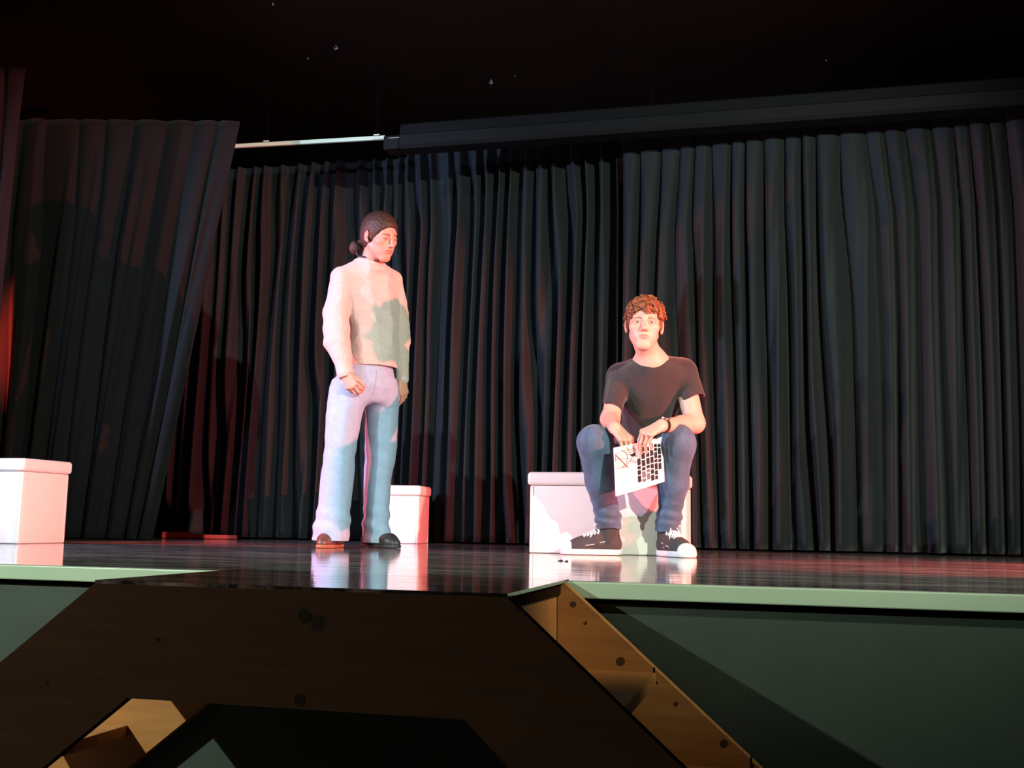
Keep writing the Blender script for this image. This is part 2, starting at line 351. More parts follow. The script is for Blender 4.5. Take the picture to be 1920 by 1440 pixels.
# red tray under the wing curtain, crumbs on the boards
ra_ = flr(306, 6.95); t = empty('floor_strip', (ra_.x, ra_.y, H), 'low red strip lying on the stage floor beside the wing curtain hem', 'strip', None, .35)
bm = bmesh.new(); add_box(bm, (.09, .03, .022), (.18, .08, .042)); bm_obj('block', bm, M['red'], t, .005)
bm = bmesh.new(); add_box(bm, (.30, .03, .015), (.36, .06, .026), -.05); bm_obj('bar', bm, M['red'], t, .004)
for (px, py, w_, lab) in ((1052, 1052, .022, 'black wedge-shaped crumb on the stage boards in front of the long ottoman'), (1063, 1053, .014, 'smaller black crumb on the boards, right of the wedge-shaped one')):
    p = onz(px, py); bm = bmesh.new(); a = [bm.verts.new(c) for c in ((-w_ / 2, -.02, 0), (w_ / 2, 0, 0), (-w_ / 2, .03, 0), (0, 0, .006))]
    for f in ((0, 1, 2), (0, 1, 3), (1, 2, 3), (2, 0, 3)): bm.faces.new([a[i] for i in f])
    o = bm_obj('crumb', bm, M['crumb']); o.location = p; tag(o, lab, 'debris')

# ------------------------------------------------------------------ platform with steps on both sides
PX0, PX1, PY0, PY1 = -1.410, -.515, 1.983, Ye - .02
sl, sr = .79, .88
st = empty('step_platform', (PX0, PY0, 0), 'wooden step platform in front of the stage with stairs going down left and right', 'platform')
def rel(pts): return [(x - PX0, z) for x, z in pts]
outer = [(PX0 - (H - .3) / sl, .3), (PX0, H), (PX1, H), (PX1 + (H - .3) / sr, .3), (PX1 + H / sr, 0), (PX1 + H / sr - .28, 0)]
zi = .77
inR = PX1 - .080; inL = PX0 + .094
poly = [(PX0 - H / sl, 0), (PX0, H - .003), (PX1, H - .003), (PX1 + H / sr, 0), (inR + zi / .92, 0), (inR, zi), (inL, zi), (inL - zi / .8, 0)]
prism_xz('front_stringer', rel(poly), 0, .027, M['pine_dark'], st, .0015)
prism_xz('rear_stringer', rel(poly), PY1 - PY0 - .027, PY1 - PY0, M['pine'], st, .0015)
# the deck lies between and over the stringers
bm = bmesh.new(); add_box(bm, ((PX1 - PX0) / 2, (PY1 - PY0 + .02) / 2, H + .0005), (PX1 - PX0, PY1 - PY0 + .018, .007)); bm_obj('deck_board', bm, M['deck2'], st)
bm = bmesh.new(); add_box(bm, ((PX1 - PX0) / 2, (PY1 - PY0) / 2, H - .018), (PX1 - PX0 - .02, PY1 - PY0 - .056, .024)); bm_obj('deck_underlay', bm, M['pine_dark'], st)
for sx, name in ((PX1 - .028, 'riser'), (PX0 + .012, 'riser')):
    bm = bmesh.new(); add_box(bm, (sx - PX0, (PY1 - PY0) / 2, H - .03 - .085), (.018, PY1 - PY0 - .056, .19)); bm_obj(name, bm, M['pine'], st)
for k in range(1, 5):
    z = H - .2 * k
    if z < .1: break
    xr = PX1 + (H - z) / sr; xl = PX0 - (H - z) / sl
    bm = bmesh.new(); add_box(bm, (xr - .13 - PX0, (PY1 - PY0) / 2, z - .014), (.235, PY1 - PY0 - .056, .028)); bm_obj('tread', bm, M['pine'], st, .002)
    bm = bmesh.new(); add_box(bm, (xl + .13 - PX0, (PY1 - PY0) / 2, z - .014), (.235, PY1 - PY0 - .056, .028)); bm_obj('tread', bm, M['pine'], st, .002)
for px, py, w_, h_ in ((1227, 1266, .003, .036), (1230, 1280, .006, .005), (1409, 1428, .003, .026), (1412, 1436, .005, .005)):
    p = ony(px, py, PY1 - .028); bm = bmesh.new(); add_box(bm, (p.x - PX0, PY1 - .0275 - PY0, p.z), (w_, .0014, h_)); bm_obj('dark_mark', bm, M['gap'], st)  # small dark strokes on the face of the rear stringer
for px, py, w_ in ((1075, 1133, .007), (1164, 1240, .010), (1358, 1394, .009), (1098, 1168, .004), (1268, 1320, .005)):
    p = ony(px, py, PY1 - .028); bm = bmesh.new(); bmesh.ops.create_cone(bm, cap_ends=True, segments=14, radius1=w_, radius2=w_, depth=.001, matrix=Matrix.Translation((p.x - PX0, PY1 - .0273 - PY0, p.z)) @ Matrix.Rotation(math.pi / 2, 4, 'X')); bm_obj('knot', bm, M['knot'], st)
for px, py, w_ in ((571, 1155, .014), (562, 1312, .012), (296, 1199, .005), (88, 1280, .004)):
    p = ony(px, py, PY0); bm = bmesh.new(); bmesh.ops.create_cone(bm, cap_ends=True, segments=14, radius1=w_, radius2=w_, depth=.001, matrix=Matrix.Translation((p.x - PX0, -.0003, p.z)) @ Matrix.Rotation(math.pi / 2, 4, 'X')); bm_obj('knot', bm, M['knot_dark'], st)
bm = bmesh.new(); add_box(bm, (PX1 - .0185 - PX0, PY1 - .0290 - PY0, H - .115), (.0018, .0016, .19)); bm_obj('joint', bm, M['gap'], st)
#PEOPLE
# ------------------------------------------------------------------ implicit-surface modelling
def smin(a, b, k):
    if k <= 0: return np.minimum(a, b)
    h = np.clip(.5 + .5 * (b - a) / k, 0, 1); return b + (a - b) * h - k * h * (1 - h)
def V3(*a): return np.array(a[0] if len(a) == 1 else a, dtype=float)
def unit(v): v = V3(v); return v / np.linalg.norm(v)
class Sdf:
    def __init__(s): s.ops = []; s.disp = None
    def add(s, op, k, fn, lo, hi): s.ops.append((op, k, fn, V3(lo), V3(hi))); return s
    def cone(s, a, b, ra, rb, k=.01, op='u', flat=None):
        a = V3(a); b = V3(b); r = max(ra, rb)
        if flat is None:
            def fn(P):
                ba = b - a; t = np.clip(((P - a) @ ba) / max(ba @ ba, 1e-9), 0, 1)
                return np.linalg.norm(P - a - t[:, None] * ba, axis=1) - (ra + (rb - ra) * t)
        else:                          # flattened along a direction by a factor
            n, f = unit(flat[0]), flat[1]; r = r * max(1, 1 / 1)
            def fn(P):
                ba = b - a; t = np.clip(((P - a) @ ba) / max(ba @ ba, 1e-9), 0, 1)
                q = P - a - t[:, None] * ba; w = q @ n; q = q + (w * (1 / f - 1))[:, None] * n
                return (np.linalg.norm(q, axis=1) - (ra + (rb - ra) * t)) * min(f, 1) ** .5
        return s.add(op, k, fn, np.minimum(a, b) - r, np.maximum(a, b) + r)
    def chain(s, pts, rs, k=.01, op='u', flat=None):
        for i in range(len(pts) - 1): s.cone(pts[i], pts[i + 1], rs[i], rs[i + 1], k, op, flat)
        return s
    def ell(s, c, r, R=None, k=.01, op='u'):
        c = V3(c); r = V3(r); R = np.eye(3) if R is None else R; m_ = r.max()
        def fn(P):
            q = (P - c) @ R; k0 = np.linalg.norm(q / r, axis=1); k1 = np.linalg.norm(q / r ** 2, axis=1)
            return k0 * (k0 - 1) / np.maximum(k1, 1e-6)
        return s.add(op, k, fn, c - m_, c + m_)
    def loft(s, secs, k=.01, op='u', cap=.012):
        """stack of ellipses: (z, cx, cy, a, b, angle of a)"""
        A = np.array(sorted([tuple(q) for q in secs])); zs = A[:, 0]; m_ = A[:, 3:5].max()
        def fn(P):
            z = P[:, 2]; c = [np.interp(z, zs, A[:, i]) for i in range(1, 6)]
            dx = P[:, 0] - c[0]; dy = P[:, 1] - c[1]; ca, sa = np.cos(c[4]), np.sin(c[4])
            u = dx * ca + dy * sa; v = -dx * sa + dy * ca
            k0 = np.sqrt((u / c[2]) ** 2 + (v / c[3]) ** 2); k1 = np.sqrt((u / c[2] ** 2) ** 2 + (v / c[3] ** 2) ** 2)
            d = np.where(k1 > 1e-6, k0 * (k0 - 1) / np.maximum(k1, 1e-6), -np.minimum(c[2], c[3]))
            e = np.maximum(zs[0] - z, z - zs[-1])
            return -smin(-d, -e, cap)
        lo = (A[:, 1].min() - m_, A[:, 2].min() - m_, zs[0]); hi = (A[:, 1].max() + m_, A[:, 2].max() + m_, zs[-1])
        return s.add(op, k, fn, lo, hi)
    def half(s, p, n, k=.002):          # cut away the side the normal points to
        p = V3(p); n = unit(n)
        return s.add('s', k, lambda P: -((P - p) @ n), (-99,) * 3, (99,) * 3)
    def ev(s, P):
        d = np.full(len(P), .5)
        for op, k, fn, lo, hi in s.ops:
            mg = .035 + k
            mk = np.all((P > lo - mg) & (P < hi + mg), axis=1)
            if not mk.any(): continue
            q = fn(P[mk])
            if op == 'u': d[mk] = smin(d[mk], q, k)
            elif op == 's': d[mk] = -smin(-d[mk], q, k)
            elif op == 'i': d[mk] = -smin(-d[mk], -q, k)
        if s.disp is not None:
            mk = np.abs(d) < .05
            d[mk] += s.disp(P[mk])
        return d
    def bounds(s):
        lo = np.min([o[3] for o in s.ops if o[0] == 'u'], 0) - .02; hi = np.max([o[4] for o in s.ops if o[0] == 'u'], 0) + .02
        return lo, hi
    def mesh(s, h):
        lo, hi = s.bounds(); c = 4
        nb = np.ceil((hi - lo) / (h * c)).astype(int) + 1
        g = np.stack(np.meshgrid(*[np.arange(n) for n in nb], indexing='ij'), -1).reshape(-1, 3)
        ctr = lo + (g + .5) * h * c
        d = s.ev(ctr); g = g[np.abs(d) < h * c * 1.35 + .006]
        D = np.full(nb * c + 1, .5, dtype=np.float32)
        o = np.stack(np.meshgrid(*[np.arange(c)] * 3, indexing='ij'), -1).reshape(-1, 3)
        for ch in range(0, len(g), 20000):
            I = (g[ch:ch + 20000, None] * c + o).reshape(-1, 3)
            D[I[:, 0], I[:, 1], I[:, 2]] = s.ev(lo + I * h)
        # cells not evaluated inside the body: mark by coarse sign
        gi = np.stack(np.meshgrid(*[np.arange(n) for n in nb], indexing='ij'), -1).reshape(-1, 3)[d < -(h * c * 1.35 + .006)]
        I = (gi[:, None] * c + o).reshape(-1, 3); D[I[:, 0], I[:, 1], I[:, 2]] = -.5
        ins = D < 0; cnt = np.zeros(np.array(D.shape) - 1, dtype=np.int8)
        for a in (0, 1):
            for b in (0, 1):
                for e in (0, 1): cnt += ins[a:a + cnt.shape[0], b:b + cnt.shape[1], e:e + cnt.shape[2]]
        act = np.argwhere((cnt > 0) & (cnt < 8))
        vid = np.full(cnt.shape, -1, dtype=np.int32); vid[act[:, 0], act[:, 1], act[:, 2]] = np.arange(len(act))
        S = np.zeros((len(act), 3)); n_ = np.zeros(len(act))
        for ax in range(3):
            ot = [i for i in range(3) if i != ax]
            for p in (0, 1):
                for q in (0, 1):
                    A = act.copy(); A[:, ot[0]] += p; A[:, ot[1]] += q; B = A.copy(); B[:, ax] += 1
                    da = D[A[:, 0], A[:, 1], A[:, 2]]; db = D[B[:, 0], B[:, 1], B[:, 2]]
                    mk = (da < 0) != (db < 0); t = np.where(mk, da / np.where(mk, da - db, 1), 0)
                    pt = A.astype(float); pt[:, ax] += t; S[mk] += pt[mk]; n_[mk] += 1
        Vt = lo + S / n_[:, None] * h
        F = []
        for ax in range(3):
            ot = [(ax + 1) % 3, (ax + 2) % 3]
            a = [slice(None)] * 3; b = [slice(None)] * 3; a[ax] = slice(0, -1); b[ax] = slice(1, None)
            ch = ins[tuple(a)] != ins[tuple(b)]; E = np.argwhere(ch)
            E = E[(E[:, ot[0]] > 0) & (E[:, ot[1]] > 0) & (E[:, ot[0]] < cnt.shape[ot[0]]) & (E[:, ot[1]] < cnt.shape[ot[1]])]
            q = []
            for (u, v) in ((-1, -1), (0, -1), (0, 0), (-1, 0)):
                C = E.copy(); C[:, ot[0]] += u; C[:, ot[1]] += v; q.append(vid[C[:, 0], C[:, 1], C[:, 2]])
            q = np.stack(q, 1); fl = ins[E[:, 0], E[:, 1], E[:, 2]]
            q[~fl] = q[~fl][:, ::-1]; F.append(q[(q >= 0).all(1)])
        return Vt, np.concatenate(F)
def sdf_obj(name, S, h, m, parent, colfn=None, org=None):
    Vt, F = S.mesh(h)
    org = V3(parent.location) if org is None else org
    me = bpy.data.meshes.new(name); me.vertices.add(len(Vt)); me.vertices.foreach_set('co', (Vt - org).ravel())
    me.loops.add(F.size); me.loops.foreach_set('vertex_index', F.ravel().astype(np.int32))
    me.polygons.add(len(F)); me.polygons.foreach_set('loop_start', np.arange(0, F.size, 4, dtype=np.int32))
    me.update(calc_edges=True); me.validate()
    if colfn is not None:
        c = np.ones((len(Vt), 4)); c[:, :3] = colfn(Vt)
        a = me.color_attributes.new('Col', 'FLOAT_COLOR', 'POINT'); a.data.foreach_set('color', c.ravel())
    return link(name, me, m, parent, True)
def frame(yaw_vec, pitch=0, roll=0):
    """columns: left side of the figure (x), face direction (y), up (z)"""
    f = unit((yaw_vec[0], yaw_vec[1], 0)); u = V3(0, 0, 1); x = np.cross(f, u)
    R = np.stack([x, f, u], 1)
    cp, sp = math.cos(pitch), math.sin(pitch); Rx = np.array([[1, 0, 0], [0, cp, sp], [0, -sp, cp]])      # positive pitch looks down
    cr, sr_ = math.cos(roll), math.sin(roll); Ry = np.array([[cr, 0, sr_], [0, 1, 0], [-sr_, 0, cr]])
    return R @ Rx @ Ry

HR = V3(rt); HF = V3((fw.x, fw.y, 0)) / math.hypot(fw.x, fw.y)      # right and away, level
def face_dir(deg): a = math.radians(deg); return HR * math.sin(a) - HF * math.cos(a)      # 0 looks at the camera, 90 to the right

def head(S, c, R, s=1.0, jaw=1.0, nose=1.0, lid=.0038, lidz=.0030):
    c = V3(c)
    def T(*p): return c + R @ (V3(p) * s)
    def E(p, r, k, op='u', Q=None): S.ell(T(*p), V3(r) * s, R if Q is None else R @ Q, k * s, op)
    def C(a, b, ra, rb, k, op='u', flat=None): S.cone(T(*a), T(*b), ra * s, rb * s, k * s, op, flat)
    E((0, -.014, .034), (.0745, .096, .084), .01)
    E((0, .020, -.024), (.0600 * jaw, .066, .085), .016)
    E((0, .026, .048), (.060, .055, .045), .006)
    E((0, .068, -.098), (.024 * jaw, .020, .018), .030)
    for q in (-1, 1):
        C((q * .046 * jaw, -.002, -.046), (q * .017 * jaw, .062, -.098), .016, .012, .022)
        E((q * .041, .054, -.016), (.024, .022, .020), .024)
        E((q * .030 * jaw, .046, -.050), (.022, .028, .030), .02)
        C((q * .010, .083, .026), (q * .042, .068, .026), .009, .008, .016)
        E((q * .031, .094, .006), (.0165, .0105, .0095), .014, 's')
        E((q * .0315, .0735, .004), (.0165, .0148, .0135), .004)
        E((q * .0315, .0895, lidz), (.0135, .0090, lid), .0015, 's')
    C((0, .082, .022), (0, .106, -.024), .0075, .0105 * nose, .013)
    E((0, .1085, -.027), (.0105 * nose, .0105, .0095), .006)
    for q in (-1, 1):
        E((q * .0115 * nose, .097, -.030), (.0085, .0095, .0075), .006)
        E((q * .006, .103, -.0375), (.0035, .004, .0028), .002, 's')
    E((0, .071, -.060), (.031, .020, .026), .024)
    C((-.024, .0790, -.0580), (-.006, .0905, -.0540), .0022, .0042, .004); C((.024, .0790, -.0580), (.006, .0905, -.0540), .0022, .0042, .004)
    C((-.006, .0905, -.0540), (.006, .0905, -.0540), .0042, .0042, .004)
    C((-.020, .0800, -.0615), (0, .0895, -.0645), .0028, .0054, .004); C((.020, .0800, -.0615), (0, .0895, -.0645), .0028, .0054, .004)
    C((-.026, .0815, -.0590), (0, .0965, -.0592), .0012, .0018, .002, 's'); C((.026, .0815, -.0590), (0, .0965, -.0592), .0012, .0018, .002, 's')
    E((0, .094, -.0765), (.016, .006, .004), .010, 's')
    for q in (-1, 1):
        a = .35; Q = np.array([[math.cos(a * q), math.sin(a * q), 0], [-math.sin(a * q), math.cos(a * q), 0], [0, 0, 1]])
        b = -.22; Q = Q @ np.array([[1, 0, 0], [0, math.cos(b), -math.sin(b)], [0, math.sin(b), math.cos(b)]])
        E((q * .0790, -.012, -.002), (.0080, .0165, .0275), .006, 'u', Q)
        E((q * .0865, -.009, .002), (.0060, .0100, .0175), .003, 's', Q)
        E((q * .0775, -.001, -.026), (.006, .008, .010), .005)
    return T
def face_col(P, T, R, c, s, skin, lip, brow, cheek, browz=.030):
    q = ((P - V3(c)) @ R) / s
    col = np.tile(V3(skin), (len(P), 1))
    def mixc(w, cc): nonlocal col; col = col * (1 - w[:, None]) + V3(cc) * w[:, None]
    e = ((np.abs(q[:, 0]) - .040) / .022) ** 2 + ((q[:, 1] - .065) / .03) ** 2 + ((q[:, 2] + .028) / .022) ** 2
    mixc(.5 * np.clip(1.3 - e, 0, 1), cheek)
    xx = np.clip(1 - (q[:, 0] / .0255) ** 2, 0, 1); cup = 1 - .22 * np.exp(-(q[:, 0] / .004) ** 2)
    hz = np.where(q[:, 2] > -.0590, .0088 * xx ** .8 * cup, .0108 * xx ** .7); d_ = hz - np.abs(q[:, 2] + .0590)
    w = np.clip(d_ / .0016 + .5, 0, 1) * (xx > .02) * (q[:, 1] > .06)
    mixc(w * .8, lip)
    w = np.clip(1 - np.abs(q[:, 2] + .0592) / .0012, 0, 1) * (np.abs(q[:, 0]) < .024) * (q[:, 1] > .06); mixc(w * .5, V3(lip) * .45)
    ax = np.abs(q[:, 0]); bz = browz - 12 * (ax - .026) ** 2 + .06 * (ax - .026)
    w = np.clip(1.4 - np.abs(q[:, 2] - bz) / (.0046 - .045 * np.clip(ax - .03, 0, 1)), 0, 1) * np.clip((ax - .011) / .004, 0, 1) * np.clip((.049 - ax) / .006, 0, 1) * (q[:, 1] > .04)
    mixc(w * .85, brow)
    w = np.clip(1.6 - np.abs(((np.abs(q[:, 0]) - .0315) / .0140) ** 2 + ((q[:, 2] - .0040) / .0058) ** 2 - 1) / .35, 0, 1) * (q[:, 2] > .003) * (q[:, 1] > .06)
    mixc(w * .6, V3(brow) * .6)
    return col
def eyes(parent, T, R, s, look, iris):
    for q in (-1, 1):
        e_m, nt, b = newmat('eye_white_and_iris'); L = nt.links.new
        tc = N(nt, 'ShaderNodeTexCoord'); sp = N(nt, 'ShaderNodeSeparateXYZ'); L(tc.outputs['Object'], sp.inputs[0])
        rp = N(nt, 'ShaderNodeValToRGB'); rp.color_ramp.interpolation = 'LINEAR'; el = rp.color_ramp.elements
        mr = N(nt, 'ShaderNodeMapRange'); mr.inputs[1].default_value = .0060 * s; mr.inputs[2].default_value = .0122 * s; L(sp.outputs['Y'], mr.inputs[0]); L(mr.outputs[0], rp.inputs[0])
        el[0].position = .66; el[0].color = (.50, .44, .42, 1); el[1].position = .72; el[1].color = (*iris, 1)
        e3 = el.new(.93); e3.color = (*iris, 1); e4 = el.new(.96); e4.color = (.01, .01, .01, 1)
        L(rp.outputs[0], b.inputs['Base Color']); b.inputs['Roughness'].default_value = .15
        bm = bmesh.new(); bmesh.ops.create_uvsphere(bm, u_segments=24, v_segments=16, radius=.0122 * s)
        me = bpy.data.meshes.new('eye'); bm.to_mesh(me); bm.free()
        o = link('eye', me, e_m, parent, True)
        x = np.cross(unit(look), V3(0, 0, 1)); x = unit(x); z = np.cross(x, unit(look))
        mt = Matrix([[x[i], unit(look)[i], z[i]] for i in range(3)]).to_4x4(); mt.translation = Vector(T(q * .0315, .0745, .0038)) - parent.location
        o.matrix_local = mt
def hand(S, wrist, d, t, n, curls, s=1.0, thumb=(.5, .6, -.25), spread=.10, thumbcurl=.35, out=None):
    """d to the knuckles, t to the thumb side, n out of the back of the hand; curls in radians for index..little"""
    d = unit(d); t = V3(t); t = unit(t - d * (t @ d)); n_ = np.cross(d, t); n = n_ if n_ @ V3(n) > 0 else -n_
    w = V3(wrist)
    mcp = []
    for off, ln in ((.031, .088), (.0105, .093), (-.0105, .088), (-.030, .078)):
        p = w + (d * ln + t * off - n * (.06 * abs(off))) * s; mcp.append(p)
        S.cone(w + (t * off * .55 + d * .008) * s, p, .0155 * s, .0105 * s, .012 * s)
    S.cone(w + d * .02 * s - n * .004 * s, w + d * .07 * s - n * .006 * s, .02 * s, .016 * s, .014 * s, flat=(n, .7))
    lens = ((.043, .026, .021), (.047, .030, .022), (.043, .028, .021), (.034, .021, .019)); rr = (.0092, .0094, .0090, .0079)
    tips = []
    for i in range(4):
        f = Sdf(); p = mcp[i] - d * .004 * s; off = (.031, .0105, -.0105, -.030)[i]
        dd = unit(d + t * off * spread * 30); c = curls[i]; c = c if hasattr(c, '__len__') else (c, c * 1.0, c * .6)
        ang = 0; r = rr[i] * s
        S.ell(p, (r * 1.12,) * 3, None, .006 * s)
        for k in range(3):
            ang += c[k]; v = dd * math.cos(ang) - n * math.sin(ang); q = p + v * lens[i][k] * s
            S.cone(p, q, r, r * .90, .0022 * s); p = q; r *= .90
        tips.append(p)
    p = w + (d * .022 + t * .020 - n * .006) * s; v = unit(d * thumb[0] + t * thumb[1] + n * thumb[2])
    q = p + v * .044 * s; S.cone(p, q, .0155 * s, .0115 * s, .014 * s)
    v2 = unit(v * math.cos(thumbcurl) + unit(d - t * .5 - n * .3) * math.sin(thumbcurl)); p2 = q + v2 * .030 * s; S.cone(q, p2, .0112 * s, .0098 * s, .004 * s)
    v3 = unit(v2 * math.cos(thumbcurl * .7) + unit(d - t - n * .3) * math.sin(thumbcurl * .7)); p3 = p2 + v3 * .024 * s; S.cone(p2, p3, .0096 * s, .0078 * s, .003 * s)
    return mcp, tips, p3
def sec(px, py, Z, a, b, deg):
    """one horizontal slice of a loft, centred where it is seen; a lies along the figure's side axis"""
    p = W(px, py, Z * KF); f = face_dir(deg); x = np.cross(f, V3(0, 0, 1)); return (p.z, p.x, p.y, a, b, math.atan2(x[1], x[0]))
def folds(seed, amp, freq, dirs=((1, 0, .3), (0, 1, -.2), (.5, .5, 1))):
    rs = np.random.RandomState(seed); K = rs.randn(7, 3); K /= np.linalg.norm(K, axis=1)[:, None]; K *= (freq * (.6 + 1.2 * rs.rand(7)))[:, None]; ph = rs.rand(7) * 6.28
    def f(P):
        w = np.sin(P @ K[0] * .5 + ph[0]) * 1.3; o = 0
        for i in range(1, 7): o = o + np.abs(np.sin(P @ K[i] + ph[i] + w)) ** 1.0 - .6
        return o * amp / 3
    return f

SKIN = (.58, .30, .225); LIP = (.46, .14, .13); CHEEK = (.60, .28, .22)
M['skin'] = attr_mat('skin', .48, sss=.12, bump=.04, bscale=350)
M['knit'] = mat('melange_cream_knit', (.58, .53, .49), .85, bump=.55, bscale=260, var=.16, scale=140, sheen=.3)
M['rib'] = mat('cream_rib_knit', (.60, .55, .51), .85, bump=.5, bscale=300, var=.14, scale=160, sheen=.3)
M['light_denim'] = mat('light_blue_denim', (.30, .46, .64), .8, var=.14, scale=35, bump=.2, bscale=420, sheen=.15)
M['denim'] = mat('mid_blue_denim', (.060, .125, .21), .8, var=.35, scale=26, bump=.10, bscale=420, sheen=.2, stretch=(1, 1, .6))
M['tee'] = mat('black_cotton', (.019, .017, .018), .85, var=.15, scale=12, bump=.12, bscale=420, sheen=.35)
_f = face_dir(50)
M['brown_hair'] = mat('dark_brown_hair', (.055, .030, .022), .5, rot=-math.atan2(_f[1], _f[0]), var=.45, scale=160, bump=.35, bscale=260, stretch=(.06, 1, .8), spec=.4)
M['auburn_hair'] = mat('auburn_hair', (.26, .085, .030), .5, var=.6, scale=70, bump=.5, bscale=160, spec=.5)
M['navy_knit'] = mat('navy_collar', (.02, .02, .035), .8)
M['canvas'] = mat('charcoal_canvas', (.05, .045, .045), .8, bump=.3, bscale=900, var=.15, scale=40)
M['rubber'] = mat('off_white_rubber', (.74, .70, .66), .45, var=.05, scale=20)
M['lace'] = mat('white_lace', (.80, .78, .76), .8)
M['outsole'] = mat('tan_outsole', (.30, .13, .07), .6)
M['brown_leather'] = mat('brown_leather', (.10, .055, .045), .4, var=.2, scale=30)
M['grey_leather'] = mat('dark_grey_leather', (.05, .045, .055), .4, var=.2, scale=30)
M['steel'] = mat('brushed_steel', (.6, .58, .55), .25, metal=1)
M['strap'] = mat('black_strap', (.015, .013, .013), .5)

# ------------------------------------------------------------------ the standing person
KW = KF = .936
def Q(px, py, Z): return V3(W(px, py, Z * KW))
wfoot = onz(668, 1022)
woman = empty('person', W(680, 1022, 5.77 * KW)[:2] + (H,) if False else (W(680, 1022, 5.77 * KW).x, W(680, 1022, 5.77 * KW).y, H),
              'standing person in a cream melange jumper and light blue wide jeans, looking down', 'person')
BD = 38      # the body turns this far to the right of the camera
B = Sdf()
hc = Q(712, 444, 5.72); hR = frame(face_dir(50), .33, .12)
T = head(B, hc, hR, .985, .94, .86, .0026, .0015)
neck0 = T(0, -.022, -.055); neck1 = Q(692, 500, 5.79)
B.cone(neck0, neck1 + V3(0, 0, -.02), .049, .054, .02)
shR = Q(641, 524, 5.68); shL = Q(734, 527, 5.90)
B.cone(neck1 + V3(0, 0, -.03), shR + V3(0, 0, -.01), .045, .042, .02); B.cone(neck1 + V3(0, 0, -.03), shL + V3(0, 0, -.01), .045, .042, .02)
B.loft([sec(692, 520, 5.80, .12, .06, BD), sec(695, 560, 5.80, .12, .075, BD), sec(700, 620, 5.80, .10, .075, BD), sec(692, 680, 5.79, .11, .08, BD), sec(686, 735, 5.79, .13, .09, BD)], .04)
# near arm
elR = Q(630, 606, 5.66); wrR = Q(646, 694, 5.56)
B.chain([shR, elR, wrR], [.045, .037, .026], .02)
B.cone(wrR, wrR + V3(0, 0, -.02), .025, .023, .01)
dR = unit(Q(657, 722, 5.53) - wrR)
hand(B, Q(648, 700, 5.55), Q(656, 722, 5.53) - Q(646, 700, 5.55), HR * .75 - HF * .35, -HR * .3 - HF * 1.0 + V3(0, 0, .2), [(.75, .9, .5), (.7, .95, .5), (.7, .95, .5), (.75, .9, .5)], .88, thumb=(.8, .45, -.3), thumbcurl=.3)
elL = Q(752, 608, 5.93); wrL = Q(754, 704, 5.86)
B.chain([shL, elL, wrL], [.045, .037, .025], .02)
hand(B, Q(754, 712, 5.85), Q(756, 730, 5.84) - Q(754, 712, 5.85), -HR * .55 - HF * .6, HR * 1.0 - HF * .35, [(.25, .5, .4), (.35, .6, .4), (.45, .65, .4), (.5, .7, .4)], .84, thumb=(.9, .35, -.25), thumbcurl=.25)
# legs inside the jeans
hipR = Q(655, 740, 5.74); hipL = Q(716, 742, 5.88)
B.chain([hipR, Q(638, 865, 5.67), Q(622, 995, 5.65)], [.068, .050, .038], .02)
B.chain([hipL, Q(716, 865, 5.88), Q(707, 995, 5.84)], [.068, .050, .038], .02)
sdf_obj('body', B, .0030, M['skin'], woman, lambda P: face_col(P, T, hR, hc, .985, SKIN, LIP, (.10, .05, .035), CHEEK, .0235))
eyes(woman, T, hR, .985, hR @ V3(.05, 1, -.45), (.10, .06, .04))
# hair: centre parted, drawn back over the ears to a low bun
Hs = Sdf()
def HT(*p): return T(*p)
Hs.ell(HT(0, -.012, .036), V3(.0825, .107, .094) * .985, hR, .01)
Hs.ell(HT(0, -.045, -.010), V3(.072, .062, .075) * .985, hR, .03)
nl = hR @ unit(V3(0, .80, -.60)); Hs.half(HT(0, 0, 0) + nl * .028, nl, .006)
Hs.half(HT(0, -.05, -.068), hR @ V3(0, .35, -1), .006)
for q in (-1, 1): Hs.ell(HT(q * .083, -.004, -.012), V3(.022, .022, .036), hR, .004, 's')
bun = HT(0, -.120, -.020)
bn = Q(667, 460, 5.80)
Hs.cone(HT(-.01, -.09, -.02), bn, .022, .016, .012)
for k in range(7):
    a = k * .9; Hs.ell(bn + V3(math.cos(a) * .012, math.sin(a) * .010, -.012 + .010 * math.sin(a * 1.7)), (.022, .020, .024), None, .005)
Hs.cone(bn + V3(0, 0, -.01), bn + HR * .012 + V3(0, 0, -.055), .012, .004, .006)
def hair_disp(P):
    q = (P - hc) @ hR; return .0006 * np.sin(q[:, 2] * 330 + q[:, 1] * 200 + 3 * np.sin(q[:, 1] * 40)) + .0004 * np.sin(q[:, 0] * 500 + q[:, 1] * 120)
Hs.disp = hair_disp
sdf_obj('hair', Hs, .0026, M['brown_hair'], woman)
# jumper
J = Sdf()
J.loft([sec(692, 508, 5.79, .085, .055, BD), sec(692, 522, 5.79, .165, .085, BD), sec(695, 560, 5.79, .158, .105, BD), sec(702, 620, 5.80, .130, .108, BD), sec(699, 660, 5.79, .140, .122, BD), sec(697, 674, 5.78, .143, .124, BD), sec(697, 690, 5.77, .137, .118, BD)], .03, cap=.006)
J.cone(neck1 + V3(0, 0, -.014), shR + V3(0, 0, .004), .066, .056, .04); J.cone(neck1 + V3(0, 0, -.014), shL + V3(0, 0, .002), .066, .054, .04)
J.chain([shR + V3(0, 0, .002), Q(631, 590, 5.66), Q(633, 640, 5.60), Q(641, 668, 5.58)], [.058, .066, .066, .050], .008)
J.chain([Q(641, 668, 5.58), Q(643, 675, 5.575), Q(647, 699, 5.56)], [.046, .043, .041], .006)
J.chain([shL, Q(747, 590, 5.93), Q(750, 640, 5.91), Q(753, 672, 5.88)], [.054, .056, .056, .040], .008)
